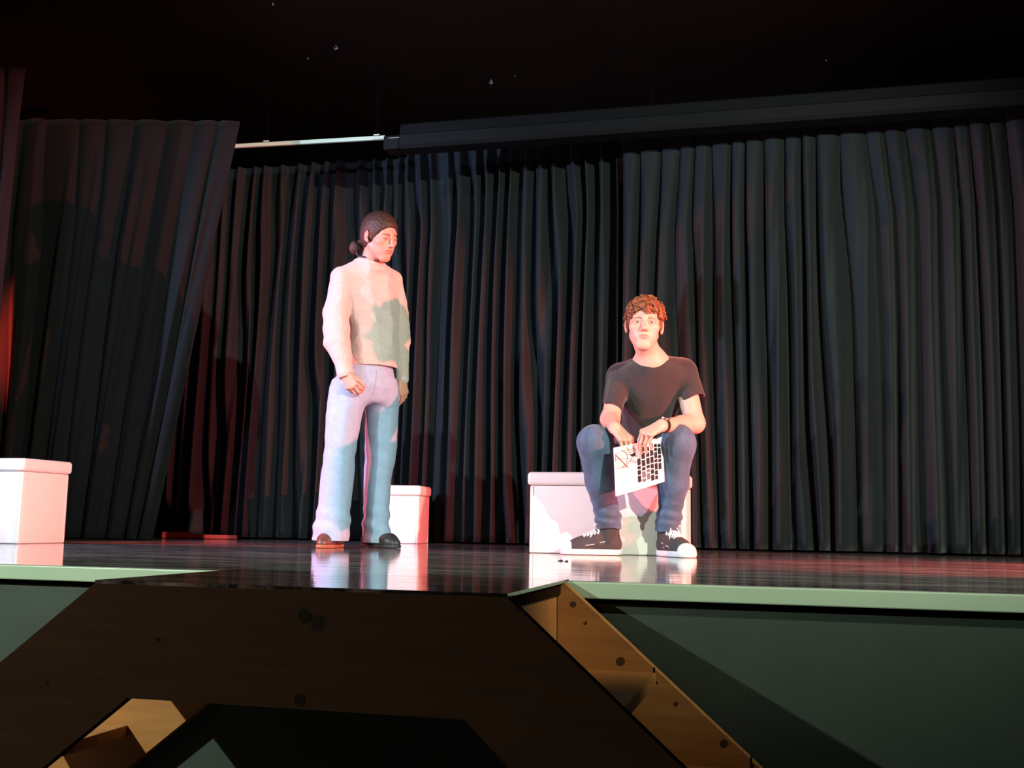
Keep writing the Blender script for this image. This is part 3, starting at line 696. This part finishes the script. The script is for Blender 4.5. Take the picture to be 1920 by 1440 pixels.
J.chain([Q(753, 676, 5.87), Q(754, 711, 5.86)], [.036, .034], .006)
# openings: neck, hem, cuffs
_fx = face_dir(BD); _n = unit(V3(0, 0, 1) + _fx * .30); _R = np.stack([np.cross(_fx, V3(0, 0, 1)), np.cross(_n, np.cross(_fx, V3(0, 0, 1))), _n], 1)
J.ell(neck1 + _fx * .010 + V3(0, 0, -.006), (.082, .088, .034), _R, .02)
nr = unit(V3(0, 0, 1) + face_dir(BD) * .50)
J.cone(neck1 + V3(0, 0, .066), neck1 + V3(0, 0, .16), .0560, .060, .004, 's')
J.loft([sec(697, 678, 5.77, .129, .110, BD), sec(697, 700, 5.77, .129, .110, BD)], .003, 's', cap=.002)
J.cone(Q(648, 697, 5.558), Q(651, 725, 5.55), .030, .030, .003, 's'); J.cone(Q(754, 709, 5.86), Q(755, 740, 5.86), .0245, .0245, .003, 's')
jf = folds(3, .009, 20)
def jd(P):
    z = P[:, 2]; zh = J_z
    s_ = np.clip((z - (zh + .055)) / .02, 0, 1)
    g_ = .0035 * np.exp(-((z - zh - .048) / .005) ** 2) * (np.hypot(P[:, 0] - jc[0], P[:, 1] - jc[1]) < .19)
    return g_ + jf(P) * s_ + (1 - s_) * (z < zh + .06) * .0008 * np.sin(np.arctan2(P[:, 1] - jc[1], P[:, 0] - jc[0]) * 150)
J_z = Q(697, 690, 5.77)[2]; jc = Q(697, 690, 5.77)
J.disp = jd
sdf_obj('jumper', J, .0036, M['knit'], woman)
def surf(S, p, n, tmax=.3):
    """walk along n towards the surface from outside"""
    p = V3(p); n = unit(n); ts = np.arange(0, tmax, .001); D = S.ev(p + n * ts[:, None]); i = np.argmax(D < 0); return p + n * (ts[i] if (D < 0).any() else 0)
def ring_on(S, rad, lift, n=44):
    out = []
    fx = face_dir(BD)
    for k in range(n):
        a = 2 * math.pi * k / n; d = V3(math.cos(a), math.sin(a), 0); fr = max(0, float(d @ fx))
        p0 = neck1 + fx * .004 + d * (rad + .010 * fr); p0 = p0 + V3(0, 0, .12)
        p1 = surf(S, p0, V3(0, 0, -1), .25); out.append(p1 + V3(0, 0, lift))
    A_ = np.array(out); c_ = np.linalg.lstsq(np.column_stack([A_[:, :2] - A_[:, :2].mean(0), np.ones(len(A_))]), A_[:, 2], rcond=None)[0]; c_[:2] = c_[:2] * 1.0
    A_[:, 2] = .35 * A_[:, 2] + .65 * (np.column_stack([A_[:, :2] - A_[:, :2].mean(0), np.ones(len(A_))]) @ c_); out = list(A_)
    for _ in range(3): out = [(out[k - 1] + out[k] * 2 + out[(k + 1) % n]) / 4 for k in range(n)]
    return [Vector(p) - woman.location for p in out]
ra1 = ring_on(J, .0610, .0095); tube('collar', ra1, .0052, M['navy_knit'], woman, closed=True)
ra2 = ring_on(J, .0715, .001); tube('neckband', ra2, .0065, M['rib'], woman, closed=True)
# jeans
Jn = Sdf()
Jn.loft([sec(692, 680, 5.77, .124, .102, BD), sec(687, 702, 5.77, .150, .114, BD), sec(683, 730, 5.77, .176, .128, BD), sec(682, 758, 5.77, .172, .112, BD)], .02, cap=.03)
Jn.loft([sec(657, 715, 5.72, .085, .090, BD), sec(653, 745, 5.70, .092, .100, BD), sec(645, 780, 5.68, .088, .092, BD), sec(637, 850, 5.66, .076, .082, BD), sec(632, 900, 5.66, .080, .088, BD), sec(627, 950, 5.65, .076, .092, BD), sec(622, 988, 5.64, .082, .112, BD), sec(619, 1014, 5.63, .080, .120, BD)], .04, cap=.006)
Jn.loft([sec(713, 715, 5.82, .080, .090, BD), sec(716, 745, 5.84, .086, .098, BD), sec(716, 780, 5.85, .082, .090, BD), sec(714, 850, 5.87, .080, .084, BD), sec(707, 900, 5.86, .066, .080, BD), sec(706, 950, 5.84, .062, .078, BD), sec(705, 988, 5.82, .062, .088, BD), sec(707, 1018, 5.80, .066, .100, BD)], .03, cap=.006)
Jn.loft([sec(619, 1008, 5.63, .066, .104, BD), sec(619, 1030, 5.63, .066, .104, BD)], .003, 's', cap=.002)
Jn.loft([sec(707, 1011, 5.80, .053, .085, BD), sec(707, 1035, 5.80, .053, .085, BD)], .003, 's', cap=.002)
f1 = folds(9, .006, 15)
zf = H + .02
def jnd(P):
    z = P[:, 2] - H; hem = np.exp(-((z - .13) / .07) ** 2); knee = np.exp(-((z - .47) / .10) ** 2)
    low = np.clip((z - .03) / .06, .15, 1)
    return f1(P * V3(1, 1, .45)) * (.6 + .5 * hem) * low + .006 * (hem * (z > .04)) * np.sin(z * 75 + P[:, 0] * 18 + P[:, 1] * 9) * .8 + .002 * knee * np.sin(z * 60 + P[:, 0] * 30)
Jn.disp = jnd
jo = sdf_obj('jeans', Jn, .0036, M['light_denim'], woman)
# seams of the jeans: fly and pocket
wl = woman.location
def surf(S, p, n, tmax=.3):
    """walk along n towards the surface from outside"""
    p = V3(p); n = unit(n); ts = np.arange(0, tmax, .002); D = S.ev(p + n * ts[:, None]); i = np.argmax(D < 0); return p + n * (ts[i] if (D < 0).any() else 0)
def seam(name, S, pix, Z, r, m, parent, off=.001):
    pts = []
    for px, py in pix:
        o_ = V3(W(px, py, Z - .45)); dr = unit(V3(ray(px, py))); p = surf(S, o_, dr, 1.0); pts.append(Vector(p - dr * off) - parent.location)
    return tube(name, pts, r, m, parent)
M['denim_seam'] = mat('denim_seam', (.27, .39, .50), .8)
seam('fly_seam', Jn, [(706, 694), (705, 710), (703, 725), (699, 740)], 5.7 * KW, .0022, M['denim_seam'], woman)
seam('pocket_seam', Jn, [(668, 700), (661, 712), (652, 719), (640, 722)], 5.7 * KW, .0018, M['denim_seam'], woman)
# shoes
def slipper(px, py, Z, deg, m, m2, L=.235, w=.042):
    p = W(px, py, Z); c = V3(p.x, p.y, H); f = face_dir(deg)
    A = Sdf(); fl = (V3(0, 0, 1), .9)
    A.chain([c - f * L * .38 + V3(0, 0, .040), c + V3(0, 0, .040), c + f * L * .30 + V3(0, 0, .030), c + f * (L * .46) + V3(0, 0, .024)], [w * .80, w * .84, w * .98, w * .62], .02)
    A.half(c + V3(0, 0, .012), (0, 0, -1), .002)
    sdf_obj('shoe', A, .003, m, woman)
    A = Sdf(); A.chain([c - f * L * .38 + V3(0, 0, .012), c + V3(0, 0, .012), c + f * L * .28 + V3(0, 0, .012), c + f * (L * .46) + V3(0, 0, .012)], [w * .82, w * .84, w * 1.04, w * .70], .02)
    A.half(c + V3(0, 0, .017), (0, 0, 1), .002); A.half(c + V3(0, 0, .0008), (0, 0, -1), .001)
    sdf_obj('shoe_sole', A, .003, m2, woman)
slipper(620, 1022, 5.62 * KW, -12, M['brown_leather'], M['outsole'])
slipper(712, 1024, 5.76 * KW, 52, M['grey_leather'], M['grey_leather'])

# ------------------------------------------------------------------ the seated person
KB = KF = .955
def Q(px, py, Z): return V3(W(px, py, Z * KB))
fl_ = W(1205, 1040, 5.1 * KB)
man = empty('person', (fl_.x, fl_.y, H), 'seated person in a black t-shirt and blue jeans holding a printed sheet between the knees', 'person')
B = Sdf()
hc = Q(1208, 611, 4.93); hR = frame(face_dir(-6), .02, -.05)
hs = 1.0
T = head(B, hc, hR, hs, 1.0, 1.0, .0032, .0024)
neck0 = T(0, -.025, -.055); nb = Q(1220, 672, 5.03)
B.cone(neck0, nb, .052, .055, .015)
B.cone(nb, nb + V3(0, 0, -.06) + HF * .035, .055, .062, .02)
sR = Q(1163, 708, 5.12); sL = Q(1280, 700, 5.10)
B.cone(nb + V3(0, 0, -.03), sR, .052, .050, .05); B.cone(nb + V3(0, 0, -.03), sL, .052, .050, .05)
ch_ = Q(1218, 735, 5.10); bl_ = Q(1214, 800, 5.20); pv = Q(1208, 862, 5.30)
ch_ = ch_ + HF * .055 - V3(0, 0, .02); bl_ = bl_ + HF * .03; B.cone(ch_, bl_, .075, .075, .03); B.cone(bl_, pv, .075, .09, .03)
# his right arm
eR = Q(1144, 786, 4.98); wR = Q(1152, 802, 4.80)
B.chain([sR, eR], [.048, .040], .02); B.chain([eR, wR], [.042, .028], .02)
kR = Q(1172, 825, 4.715)
h1 = hand(B, wR, HR * .58 - HF * .45 - V3(0, 0, .62), HR * .72 + HF * .55 + V3(0, 0, .25), V3(0, 0, .7) - HF * .7, [(.75, .7, .3), (.75, .7, .3), (.75, .7, .3), (.75, .7, .3)], .95, thumb=(.75, .15, -.7), spread=.03)
eL = Q(1303, 794, 5.00); wL = Q(1241, 798, 4.72)
B.chain([sL, eL], [.050, .043], .02); B.chain([eL, Q(1278, 797, 4.93), wL], [.043, .040, .028], .02)
kL = Q(1212, 812, 4.77)
h2 = hand(B, wL, -HR * .84 - HF * .30 - V3(0, 0, .42), -HR * .5 + HF * .75 + V3(0, 0, .35), V3(0, 0, .8) - HF * .55, [(.95, .35, .2), (1.0, .35, .2), (1.05, .4, .2), (1.05, .45, .2)], .95, thumb=(.55, .25, -.8), spread=.03)
# legs
hpR = Q(1186, 872, 5.26); hpL = Q(1232, 872, 5.26); knR = Q(1114, 830, 4.84); knL = Q(1272, 829, 4.82); anR = Q(1142, 990, 4.99); anL = Q(1251, 994, 4.97)
B.chain([hpR, knR, anR], [.075, .05, .038], .02); B.chain([hpL, knL, anL], [.075, .05, .038], .02)
B.cone(anR, anR + V3(0, 0, -.05), .038, .034, .01); B.cone(anL, anL + V3(0, 0, -.05), .038, .034, .01)
hc2, hR2 = hc, hR
B.add('s', .004, lambda P: np.maximum(P[:, 2] - (H + .386), 4.845 - P[:, 1]), (-3, 4.6, H), (1, 6, H + .4))
sdf_obj('body', B, .0028, M['skin'], man, lambda P: face_col(P, T, hR2, hc2, hs, (.64, .37, .285), (.50, .19, .165), (.26, .11, .065), (.66, .31, .25), .0225))
look = V3(0, 0, CAMZ) - hc
eyes(man, T, hR, hs, look, (.16, .13, .12))
# curly auburn hair
Hs = Sdf()
Hs.ell(T(0, -.016, .042), V3(.082, .106, .093) * hs, hR, .01)
nl = hR @ unit(V3(0, .86, -.50)); Hs.half(T(0, 0, 0) + nl * .022, nl, .008)
Hs.half(T(0, -.04, -.045), hR @ V3(0, .1, -1), .01)
for q in (-1, 1): Hs.ell(T(q * .084, -.008, -.012), V3(.020, .022, .032), hR, .004, 's')
rs = np.random.RandomState(4)
for i in range(330):
    u = rs.randn(3); u /= np.linalg.norm(u)
    if u[2] < -.15 and u[1] > -.2: continue
    if u[2] < -.45: continue
    p = V3(0, -.018, .040) + u * V3(.082, .100, .092) * (1 + .04 * rs.rand())
    if p[1] * .86 - p[2] * .50 > .040 and p[2] < .085: continue      # keep the forehead free
    if p[2] < .012 and p[1] > .015: continue
    if abs(p[0]) > .06 and p[2] < .025 and -.04 < p[1] < .03: continue
    a1 = np.cross(u, rs.randn(3)); a1 /= np.linalg.norm(a1); a2 = np.cross(u, a1)
    r_ = .009 + .006 * rs.rand(); n0 = rs.rand() * 6; tilt = rs.rand() * .9
    pts = [T(*(p + a1 * math.cos(n0 + g) * r_ + (a2 * (1 - tilt) + u * tilt) * math.sin(n0 + g) * r_)) for g in np.linspace(0, 4.0, 5)]
    Hs.chain(pts, list(np.linspace(.0052, .0032, 5)), .0025)
# fringe curls falling on the forehead
for (x, z, r_) in ((-.052, .062, .012), (-.036, .060, .013), (-.018, .055, .013), (-.006, .050, .012), (.010, .060, .012), (.026, .064, .011), (.040, .072, .012), (.052, .064, .010), (-.062, .048, .010), (.060, .045, .010), (-.064, .03, .008), (.064, .028, .008)):
    y = .095 * math.sqrt(max(.05, 1 - (x / .080) ** 2 - ((z - .036) / .12) ** 2)) - .008
    for w_ in range(3):
        cpt = V3(x + .006 * (w_ - 1), y + .004 * w_, z + .008 * w_); n0 = rs.rand() * 6
        pts = [T(*(cpt + V3(math.cos(n0 + g) * r_ * .7, .004 * math.sin(g), math.sin(n0 + g) * r_ * .7))) for g in np.linspace(0, 4.6, 7)]
        Hs.chain(pts, list(np.linspace(.0055, .0032, 7)), .003)
sdf_obj('hair', Hs, .0022, M['auburn_hair'], man)
# t-shirt
Ts = Sdf()
BT = -3
Ts.cone(nb + V3(0, 0, -.035) + HF * .005, sR + V3(0, 0, .004), .062, .062, .05); Ts.cone(nb + V3(0, 0, -.035) + HF * .005, sL + V3(0, 0, .004), .062, .064, .05)
Ts.loft([sec(1222, 690, 5.06, .12, .085, BT), sec(1220, 715, 5.09, .165, .110, BT), sec(1219, 745, 5.12, .150, .118, BT), sec(1217, 785, 5.18, .125, .125, BT), sec(1212, 830, 5.24, .130, .130, BT), sec(1208, 872, 5.28, .150, .130, BT)], .04, cap=.03)
cR = Q(1148, 762, 5.01); cL = Q(1298, 745, 5.05)
Ts.chain([sR, cR], [.062, .050], .022); Ts.chain([sL, cL], [.064, .058], .022)
ax = unit(cR - sR); Ts.half(cR + ax * .004, ax, .003) if False else None
def slv(S, s0, c0, r):
    ax = unit(c0 - s0)
    S.cone(c0 - ax * .012, c0 + ax * .12, r, r, .003, 's')
slv(Ts, sR, Q(1147, 768, 5.005), .0445); slv(Ts, sL, Q(1299, 750, 5.045), .0515)
# trim the rounded sleeve ends
def trim(S, c0, ax, R_):
    c0 = V3(c0); ax = unit(ax)
    S.add('s', .002, lambda P: np.maximum(-((P - c0) @ ax), np.linalg.norm(P - c0 - ((P - c0) @ ax)[:, None] * ax, axis=1) - R_), c0 - .12, c0 + .12)
trim(Ts, Q(1147, 768, 5.005), cR - sR, .07); trim(Ts, Q(1299, 750, 5.045), cL - sL, .075)
nr = unit(V3(0, 0, 1) - HF * .75)
ncp = nb + V3(0, 0, -.030)
Ts.cone(ncp + nr * .022, ncp + nr * .16, .064, .068, .006, 's')
f2 = folds(21, .006, 18)
Ts.disp = lambda P: f2(P * V3(1, 1, .6)) + .004 * np.sin((P @ HR) * 55 + P[:, 2] * 14) * np.clip((H + .80 - P[:, 2]) / .2, 0, 1)
sdf_obj('t_shirt', Ts, .0032, M['tee'], man)
# jeans
Jb = Sdf()
Jb.ell(Q(1209, 868, 5.29), (.185, .15, .105), None, .03)
def leg(hp, kn, an, k=.025):
    Jb.chain([hp, hp * .45 + kn * .55, kn], [.098, .086, .074], k)
    Jb.chain([kn, kn * .55 + an * .45, an * .85 + kn * .15, an + V3(0, 0, .012)], [.072, .066, .052, .050], k)
leg(hpR, knR, anR); leg(hpL, knL, anL)
for an, kn in ((anR, knR), (anL, knL)):
    ax = unit(an - kn); Jb.cone(an + V3(0, 0, .050), an + V3(0, 0, .002), .0535, .0545, .006)
    trim(Jb, an + V3(0, 0, -.006), (0, 0, -1), .10); Jb.cone(an + V3(0, 0, .004), an + V3(0, 0, -.1), .0465, .0465, .003, 's')
Jb.half((0, 0, H + .380), (0, 0, -1), .004) if False else None
f3 = folds(33, .006, 20)
def jbd(P):
    z = P[:, 2] - H; lo_ = np.clip((.26 - z) / .1, 0, 1) * np.clip((z - .13) / .03, 0, 1)
    return f3(P * V3(1, 1, .7)) + .004 * lo_ * np.sin(z * 130 + P[:, 0] * 25)
Jb.disp = jbd
# the seat of the ottoman flattens the cloth
bx = Sdf()
sz = H + .380
def seatcut(P): return np.maximum(P[:, 2] - sz, 4.835 + .01 - P[:, 1])
Jb.add('s', .006, seatcut, (-3, 4.6, H), (1, 6, sz + .02))
sdf_obj('jeans', Jb, .0034, M['denim'], man)
# canvas shoes
def sneaker(heel, toe, an, L=.285):
    heel = V3(heel); toe = V3(toe); heel[2] = toe[2] = H; f = unit(toe - heel); c = heel; z = V3(0, 0, 1); sd = np.cross(f, z)
    ank = V3(an); ank[2] = 0
    U = Sdf()
    U.chain([c + f * .045 + z * .042, c + f * .12 + z * .048, c + f * .185 + z * .036, c + f * (L - .048) + z * .026], [.0355, .036, .039, .034], .03)
    U.cone(c + f * .050 + z * .06, c + f * .060 + z * .16, .037, .041, .03)
    U.cone(c + f * .085 + z * .092, c + f * .15 + z * .062, .028, .024, .03)
    U.half(c + z * .022, -z, .002); U.half(c + z * .160, z + f * -.10, .003)
    up_ = sdf_obj('sneaker', U, .0028, M['canvas'], man)
    pl = up_
    So = Sdf()
    So.chain([c + f * .040 + z * .016, c + f * .11 + z * .016, c + f * .19 + z * .016, c + f * (L - .048) + z * .018], [.0400, .0400, .0460, .0440], .03)
    So.half(c + z * .026, z, .003); So.half(c + z * .0008, -z, .001)
    sdf_obj('rubber_sole', So, .0028, M['rubber'], up_, org=V3(man.location))
    Tc = Sdf(); Tc.ell(c + f * (L - .052) + z * .026, (.0425, .050, .037), np.stack([sd, f, z], 1), .01); Tc.half(c + f * (L - .058), -f, .004); Tc.half(c + z * .02, -z, .002)
    sdf_obj('toe_cap', Tc, .0028, M['rubber'], up_, org=V3(man.location))
    lp = []
    bars = 5
    def top(a, w_):
        o_ = c + f * a + sd * w_ + z * .2; return surf(U, o_, -z, .2) + z * .002
    ps = [(.108 + .0155 * k) for k in range(bars)]
    for k, a in enumerate(ps):
        ww = .031 - .0015 * k
        pts = [Vector(top(a + .004 * math.cos(j * 3.1416), ww * (j / 4 - 1) if j <= 8 else 0) + z * .0015) - man.location for j in range(9)]
        tube('lace', pts, .0046, M['lace'], up_)
    p0 = top(.106, 0)
    for sg in (-1, 1):
        pts = [p0 + z * .004 + sd * sg * (.004 + .032 * math.sin(g)) + f * (.018 * math.sin(2 * g)) + z * (.014 * math.sin(g)) for g in np.linspace(0, 3.1, 8)]
        tube('lace', [Vector(p) - man.location for p in pts], .0042, M['lace'], up_)
        pts = [p0 + z * .004, p0 + sd * sg * .016 + f * .02 + z * .004, top(.135, sg * .026) + z * .003, top(.145, sg * .032) + z * -.004]
        tube('lace', [Vector(p) - man.location for p in pts], .0028, M['lace'], up_)
    for sg in (-1, 1):
        for a_, zz in ((.095, .040), (.112, .040)):
            p = surf(U, c + f * a_ + z * zz + sd * sg * .1, -sd * sg, .2)
            tube('eyelet', [Vector(p) - man.location, Vector(p + sd * sg * .0016) - man.location], .004, M['steel'], up_)
        # white seam line along the side
        pts = []
        for a_, zz in ((.05, .066), (.09, .058), (.13, .048), (.165, .042)):
            p = surf(U, c + f * a_ + z * zz + sd * sg * .1, -sd * sg, .2); pts.append(Vector(p + sd * sg * .0008) - man.location)
        tube('side_stitch', pts, .0016, M['rubber'], up_)
def shoe_for(an, toe_px):
    t = onz(*toe_px); a = V3(an); d = unit(V3(t.x, t.y, 0) - V3(a[0], a[1], 0)); heel = V3(a[0], a[1], H) - d * .062
    sneaker(heel, heel + d * .28, an)
M['sock'] = mat('charcoal_sock', (.035, .034, .036), .9, bump=.2, bscale=500)
for an in (anR, anL):
    So_ = Sdf(); So_.cone(an + V3(0, 0, .035), an + V3(0, 0, -.06), .0440, .0440, .01); sdf_obj('sock', So_, .003, M['sock'], man)
shoe_for(anR, (1083, 1040)); shoe_for(anL, (1304, 1047))
# wrist watch on the left wrist
wc = wL + unit(eL - wL) * .012; axw = unit(eL - wL); nw = unit(V3(0, 0, .75) - HF * .6 - axw * ((V3(0, 0, .75) - HF * .6) @ axw)); bw = np.cross(axw, nw)
pts = [Vector(wc + (nw * math.cos(a) + bw * math.sin(a)) * .0310) - man.location for a in np.linspace(.5, 5.8, 26)]
cu = []
bm = bmesh.new(); ringv = []
for a in np.linspace(.45, 2 * math.pi - .45, 30):
    o_ = (nw * math.cos(a) * 1.0 + bw * math.sin(a))
    ringv.append([bm.verts.new(Vector(wc + o_ * r_ + axw * w_) - man.location) for r_, w_ in ((.0295, -.009), (.0325, -.009), (.0325, .009), (.0295, .009))])
for i in range(len(ringv) - 1):
    for j in range(4): bm.faces.new((ringv[i][j], ringv[i][(j + 1) % 4], ringv[i + 1][(j + 1) % 4], ringv[i + 1][j]))
strap = bm_obj('wristwatch', bm, M['strap'], man, smooth=False)
Wc = Sdf(); Wc.add('u', 0, lambda P: np.maximum(np.linalg.norm(P - wc - ((P - wc) @ nw)[:, None] * nw, axis=1) - .019, np.abs((P - wc) @ nw - .0335) - .005), wc - .06, wc + .06)
sdf_obj('watch_case', Wc, .0016, M['steel'], strap, org=V3(man.location))
Wd = Sdf(); Wd.add('u', 0, lambda P: np.maximum(np.linalg.norm(P - wc - ((P - wc) @ nw)[:, None] * nw, axis=1) - .0155, np.abs((P - wc) @ nw - .0385) - .0012), wc - .06, wc + .06)
sdf_obj('watch_dial', Wd, .0012, M['strap'], strap, org=V3(man.location))

# ------------------------------------------------------------------ the printed sheet
c4 = [V3(W(1151, 840, 4.72 * KB)), V3(W(1243, 819, 4.80 * KB)), V3(W(1247, 903, 4.80 * KB)), V3(W(1155, 931, 4.74 * KB))]
pc = sum(c4) / 4
sh = empty('printed_sheet', Vector(pc), 'white printed sheet held in both hands between the knees of the seated person', 'sheet')
pn = unit(np.cross(c4[1] - c4[0], c4[3] - c4[0])); pn = pn if pn @ HF < 0 else -pn
def sp(u, v, off=0):
    p = (c4[0] * (1 - u) + c4[1] * u) * (1 - v) + (c4[3] * (1 - u) + c4[2] * u) * v
    return Vector(p + pn * (.008 * math.sin(u * math.pi * 1.0) * (1 - .4 * v) + off - .004) - pc)
M['paper'] = mat('white_paper', (.86, .86, .88), .6)
M['ink'] = mat('dark_print', (.022, .022, .03), .7, spec=.1)
M['ink_grey'] = mat('grey_print', (.13, .13, .16), .7, spec=.1)
M['ink_line'] = mat('thin_dark_line_print', (.12, .05, .06), .5)
M['pale_print'] = mat('pale_grey_print', (.52, .52, .56), .5)
def patch(name, polys, m, off, grid=None, th=.0002):
    bm = bmesh.new()
    for poly in polys:
        bm.faces.new([bm.verts.new(sp(u, v, off)) for u, v in poly])
    me = bpy.data.meshes.new(name); bm.to_mesh(me); bm.free(); return link(name, me, m, sh)
bm = bmesh.new(); n = 16
for off in (0, -.0008):
    g = [[bm.verts.new(sp(i / n, j / n, off)) for i in range(n + 1)] for j in range(n + 1)]
    for j in range(n):
        for i in range(n): bm.faces.new((g[j][i], g[j][i + 1], g[j + 1][i + 1], g[j + 1][i]))
    if off == 0: g0 = g
for j in range(n):
    bm.faces.new((g0[j][0], g0[j + 1][0], g[j + 1][0], g[j][0])); bm.faces.new((g0[j][n], g0[j + 1][n], g[j + 1][n], g[j][n]))
    bm.faces.new((g0[0][j], g0[0][j + 1], g[0][j + 1], g[0][j])); bm.faces.new((g0[n][j], g0[n][j + 1], g[n][j + 1], g[n][j]))
bm_obj('paper', bm, M['paper'], sh)
def seg(a, b, w_):
    a = np.array(a); b = np.array(b); d = b - a; d = d / np.linalg.norm(d); q = np.array([-d[1], d[0]]) * w_ / 2
    k = max(1, int(np.linalg.norm(b - a) / .12)); out = []
    for i in range(k):
        p = a + (b - a) * i / k; r = a + (b - a) * (i + 1) / k; out.append([tuple(p - q), tuple(r - q), tuple(r + q), tuple(p + q)])
    return out
lines = []
# left picture: a line drawing of a wheel and struts
for a, b, w_ in (((.04, .16), (.26, .47), .02), ((.03, .24), (.38, .30), .008), ((.05, .14), (.24, .10), .008), ((.20, .46), (.34, .30), .012), ((.26, .44), (.05, .44), .008), ((.27, .12), (.40, .10), .012), ((.27, .17), (.40, .16), .010), ((.28, .21), (.40, .22), .010), ((.29, .34), (.42, .42), .012), ((.32, .32), (.44, .40), .012), ((.03, .13), (.03, .30), .012)): lines += seg(a, b, w_)
pr = None
for k in range(8):
    a0 = -1.2 + k * .3; lines += seg((.06 + .20 * math.cos(a0), .26 + .20 * math.sin(a0)), (.06 + .20 * math.cos(a0 + .3), .26 + .20 * math.sin(a0 + .3)), .014)
M['pink_patch'] = mat('pale_pink_patch', (.80, .60, .60), .6)  # pale pink tone behind the left drawing
patch('picture_ground', [[(.03 + .1 * k, .12), (.13 + .1 * k, .12), (.13 + .1 * k, .47), (.03 + .1 * k, .47)] for k in range(4)], M['pink_patch'], .0003)
patch('line_drawing', lines, M['ink_line'], .0006)
patch('picture_block', [[(.30, .25), (.42, .22), (.43, .36), (.34, .33)]], M['pale_print'], .0004)
patch('dark_block', [[(.31, .22), (.42, .18), (.42, .27), (.35, .27)]], M['ink'], .0007)
# right picture: a tilted grid of dark panes
cells = []; greys = []
rs = random.Random(3)
cols = [(.445, .515), (.535, .61), (.63, .70), (.715, .785), (.80, .865), (.88, .945)]
for ci, (a, b) in enumerate(cols):
    y = .10 + .02 * (ci % 3) ; k = 0
    while y < .86:
        hgt = rs.choice((.07, .10, .14)); y1 = min(y + hgt, .90)
        if not (ci == 5 and k > 4) and not (ci == 0 and y < .2): (greys if (ci in (1, 2) and k > 3) else cells).append([(a, y), (b, y - .006), (b + .006, y1 - .006), (a + .006, y1)])
        y = y1 + .018; k += 1
patch('pane_grid', cells, M['ink'], .0006); patch('grey_panes', greys, M['ink_grey'], .0006)
tx = []
for k in range(5): tx += seg((.06 + .04 * (k % 2), .60 + .05 * k), (.30 + .05 * (k % 3), .595 + .05 * k), .004)
patch('faint_text', tx, M['pale_print'], .0006)
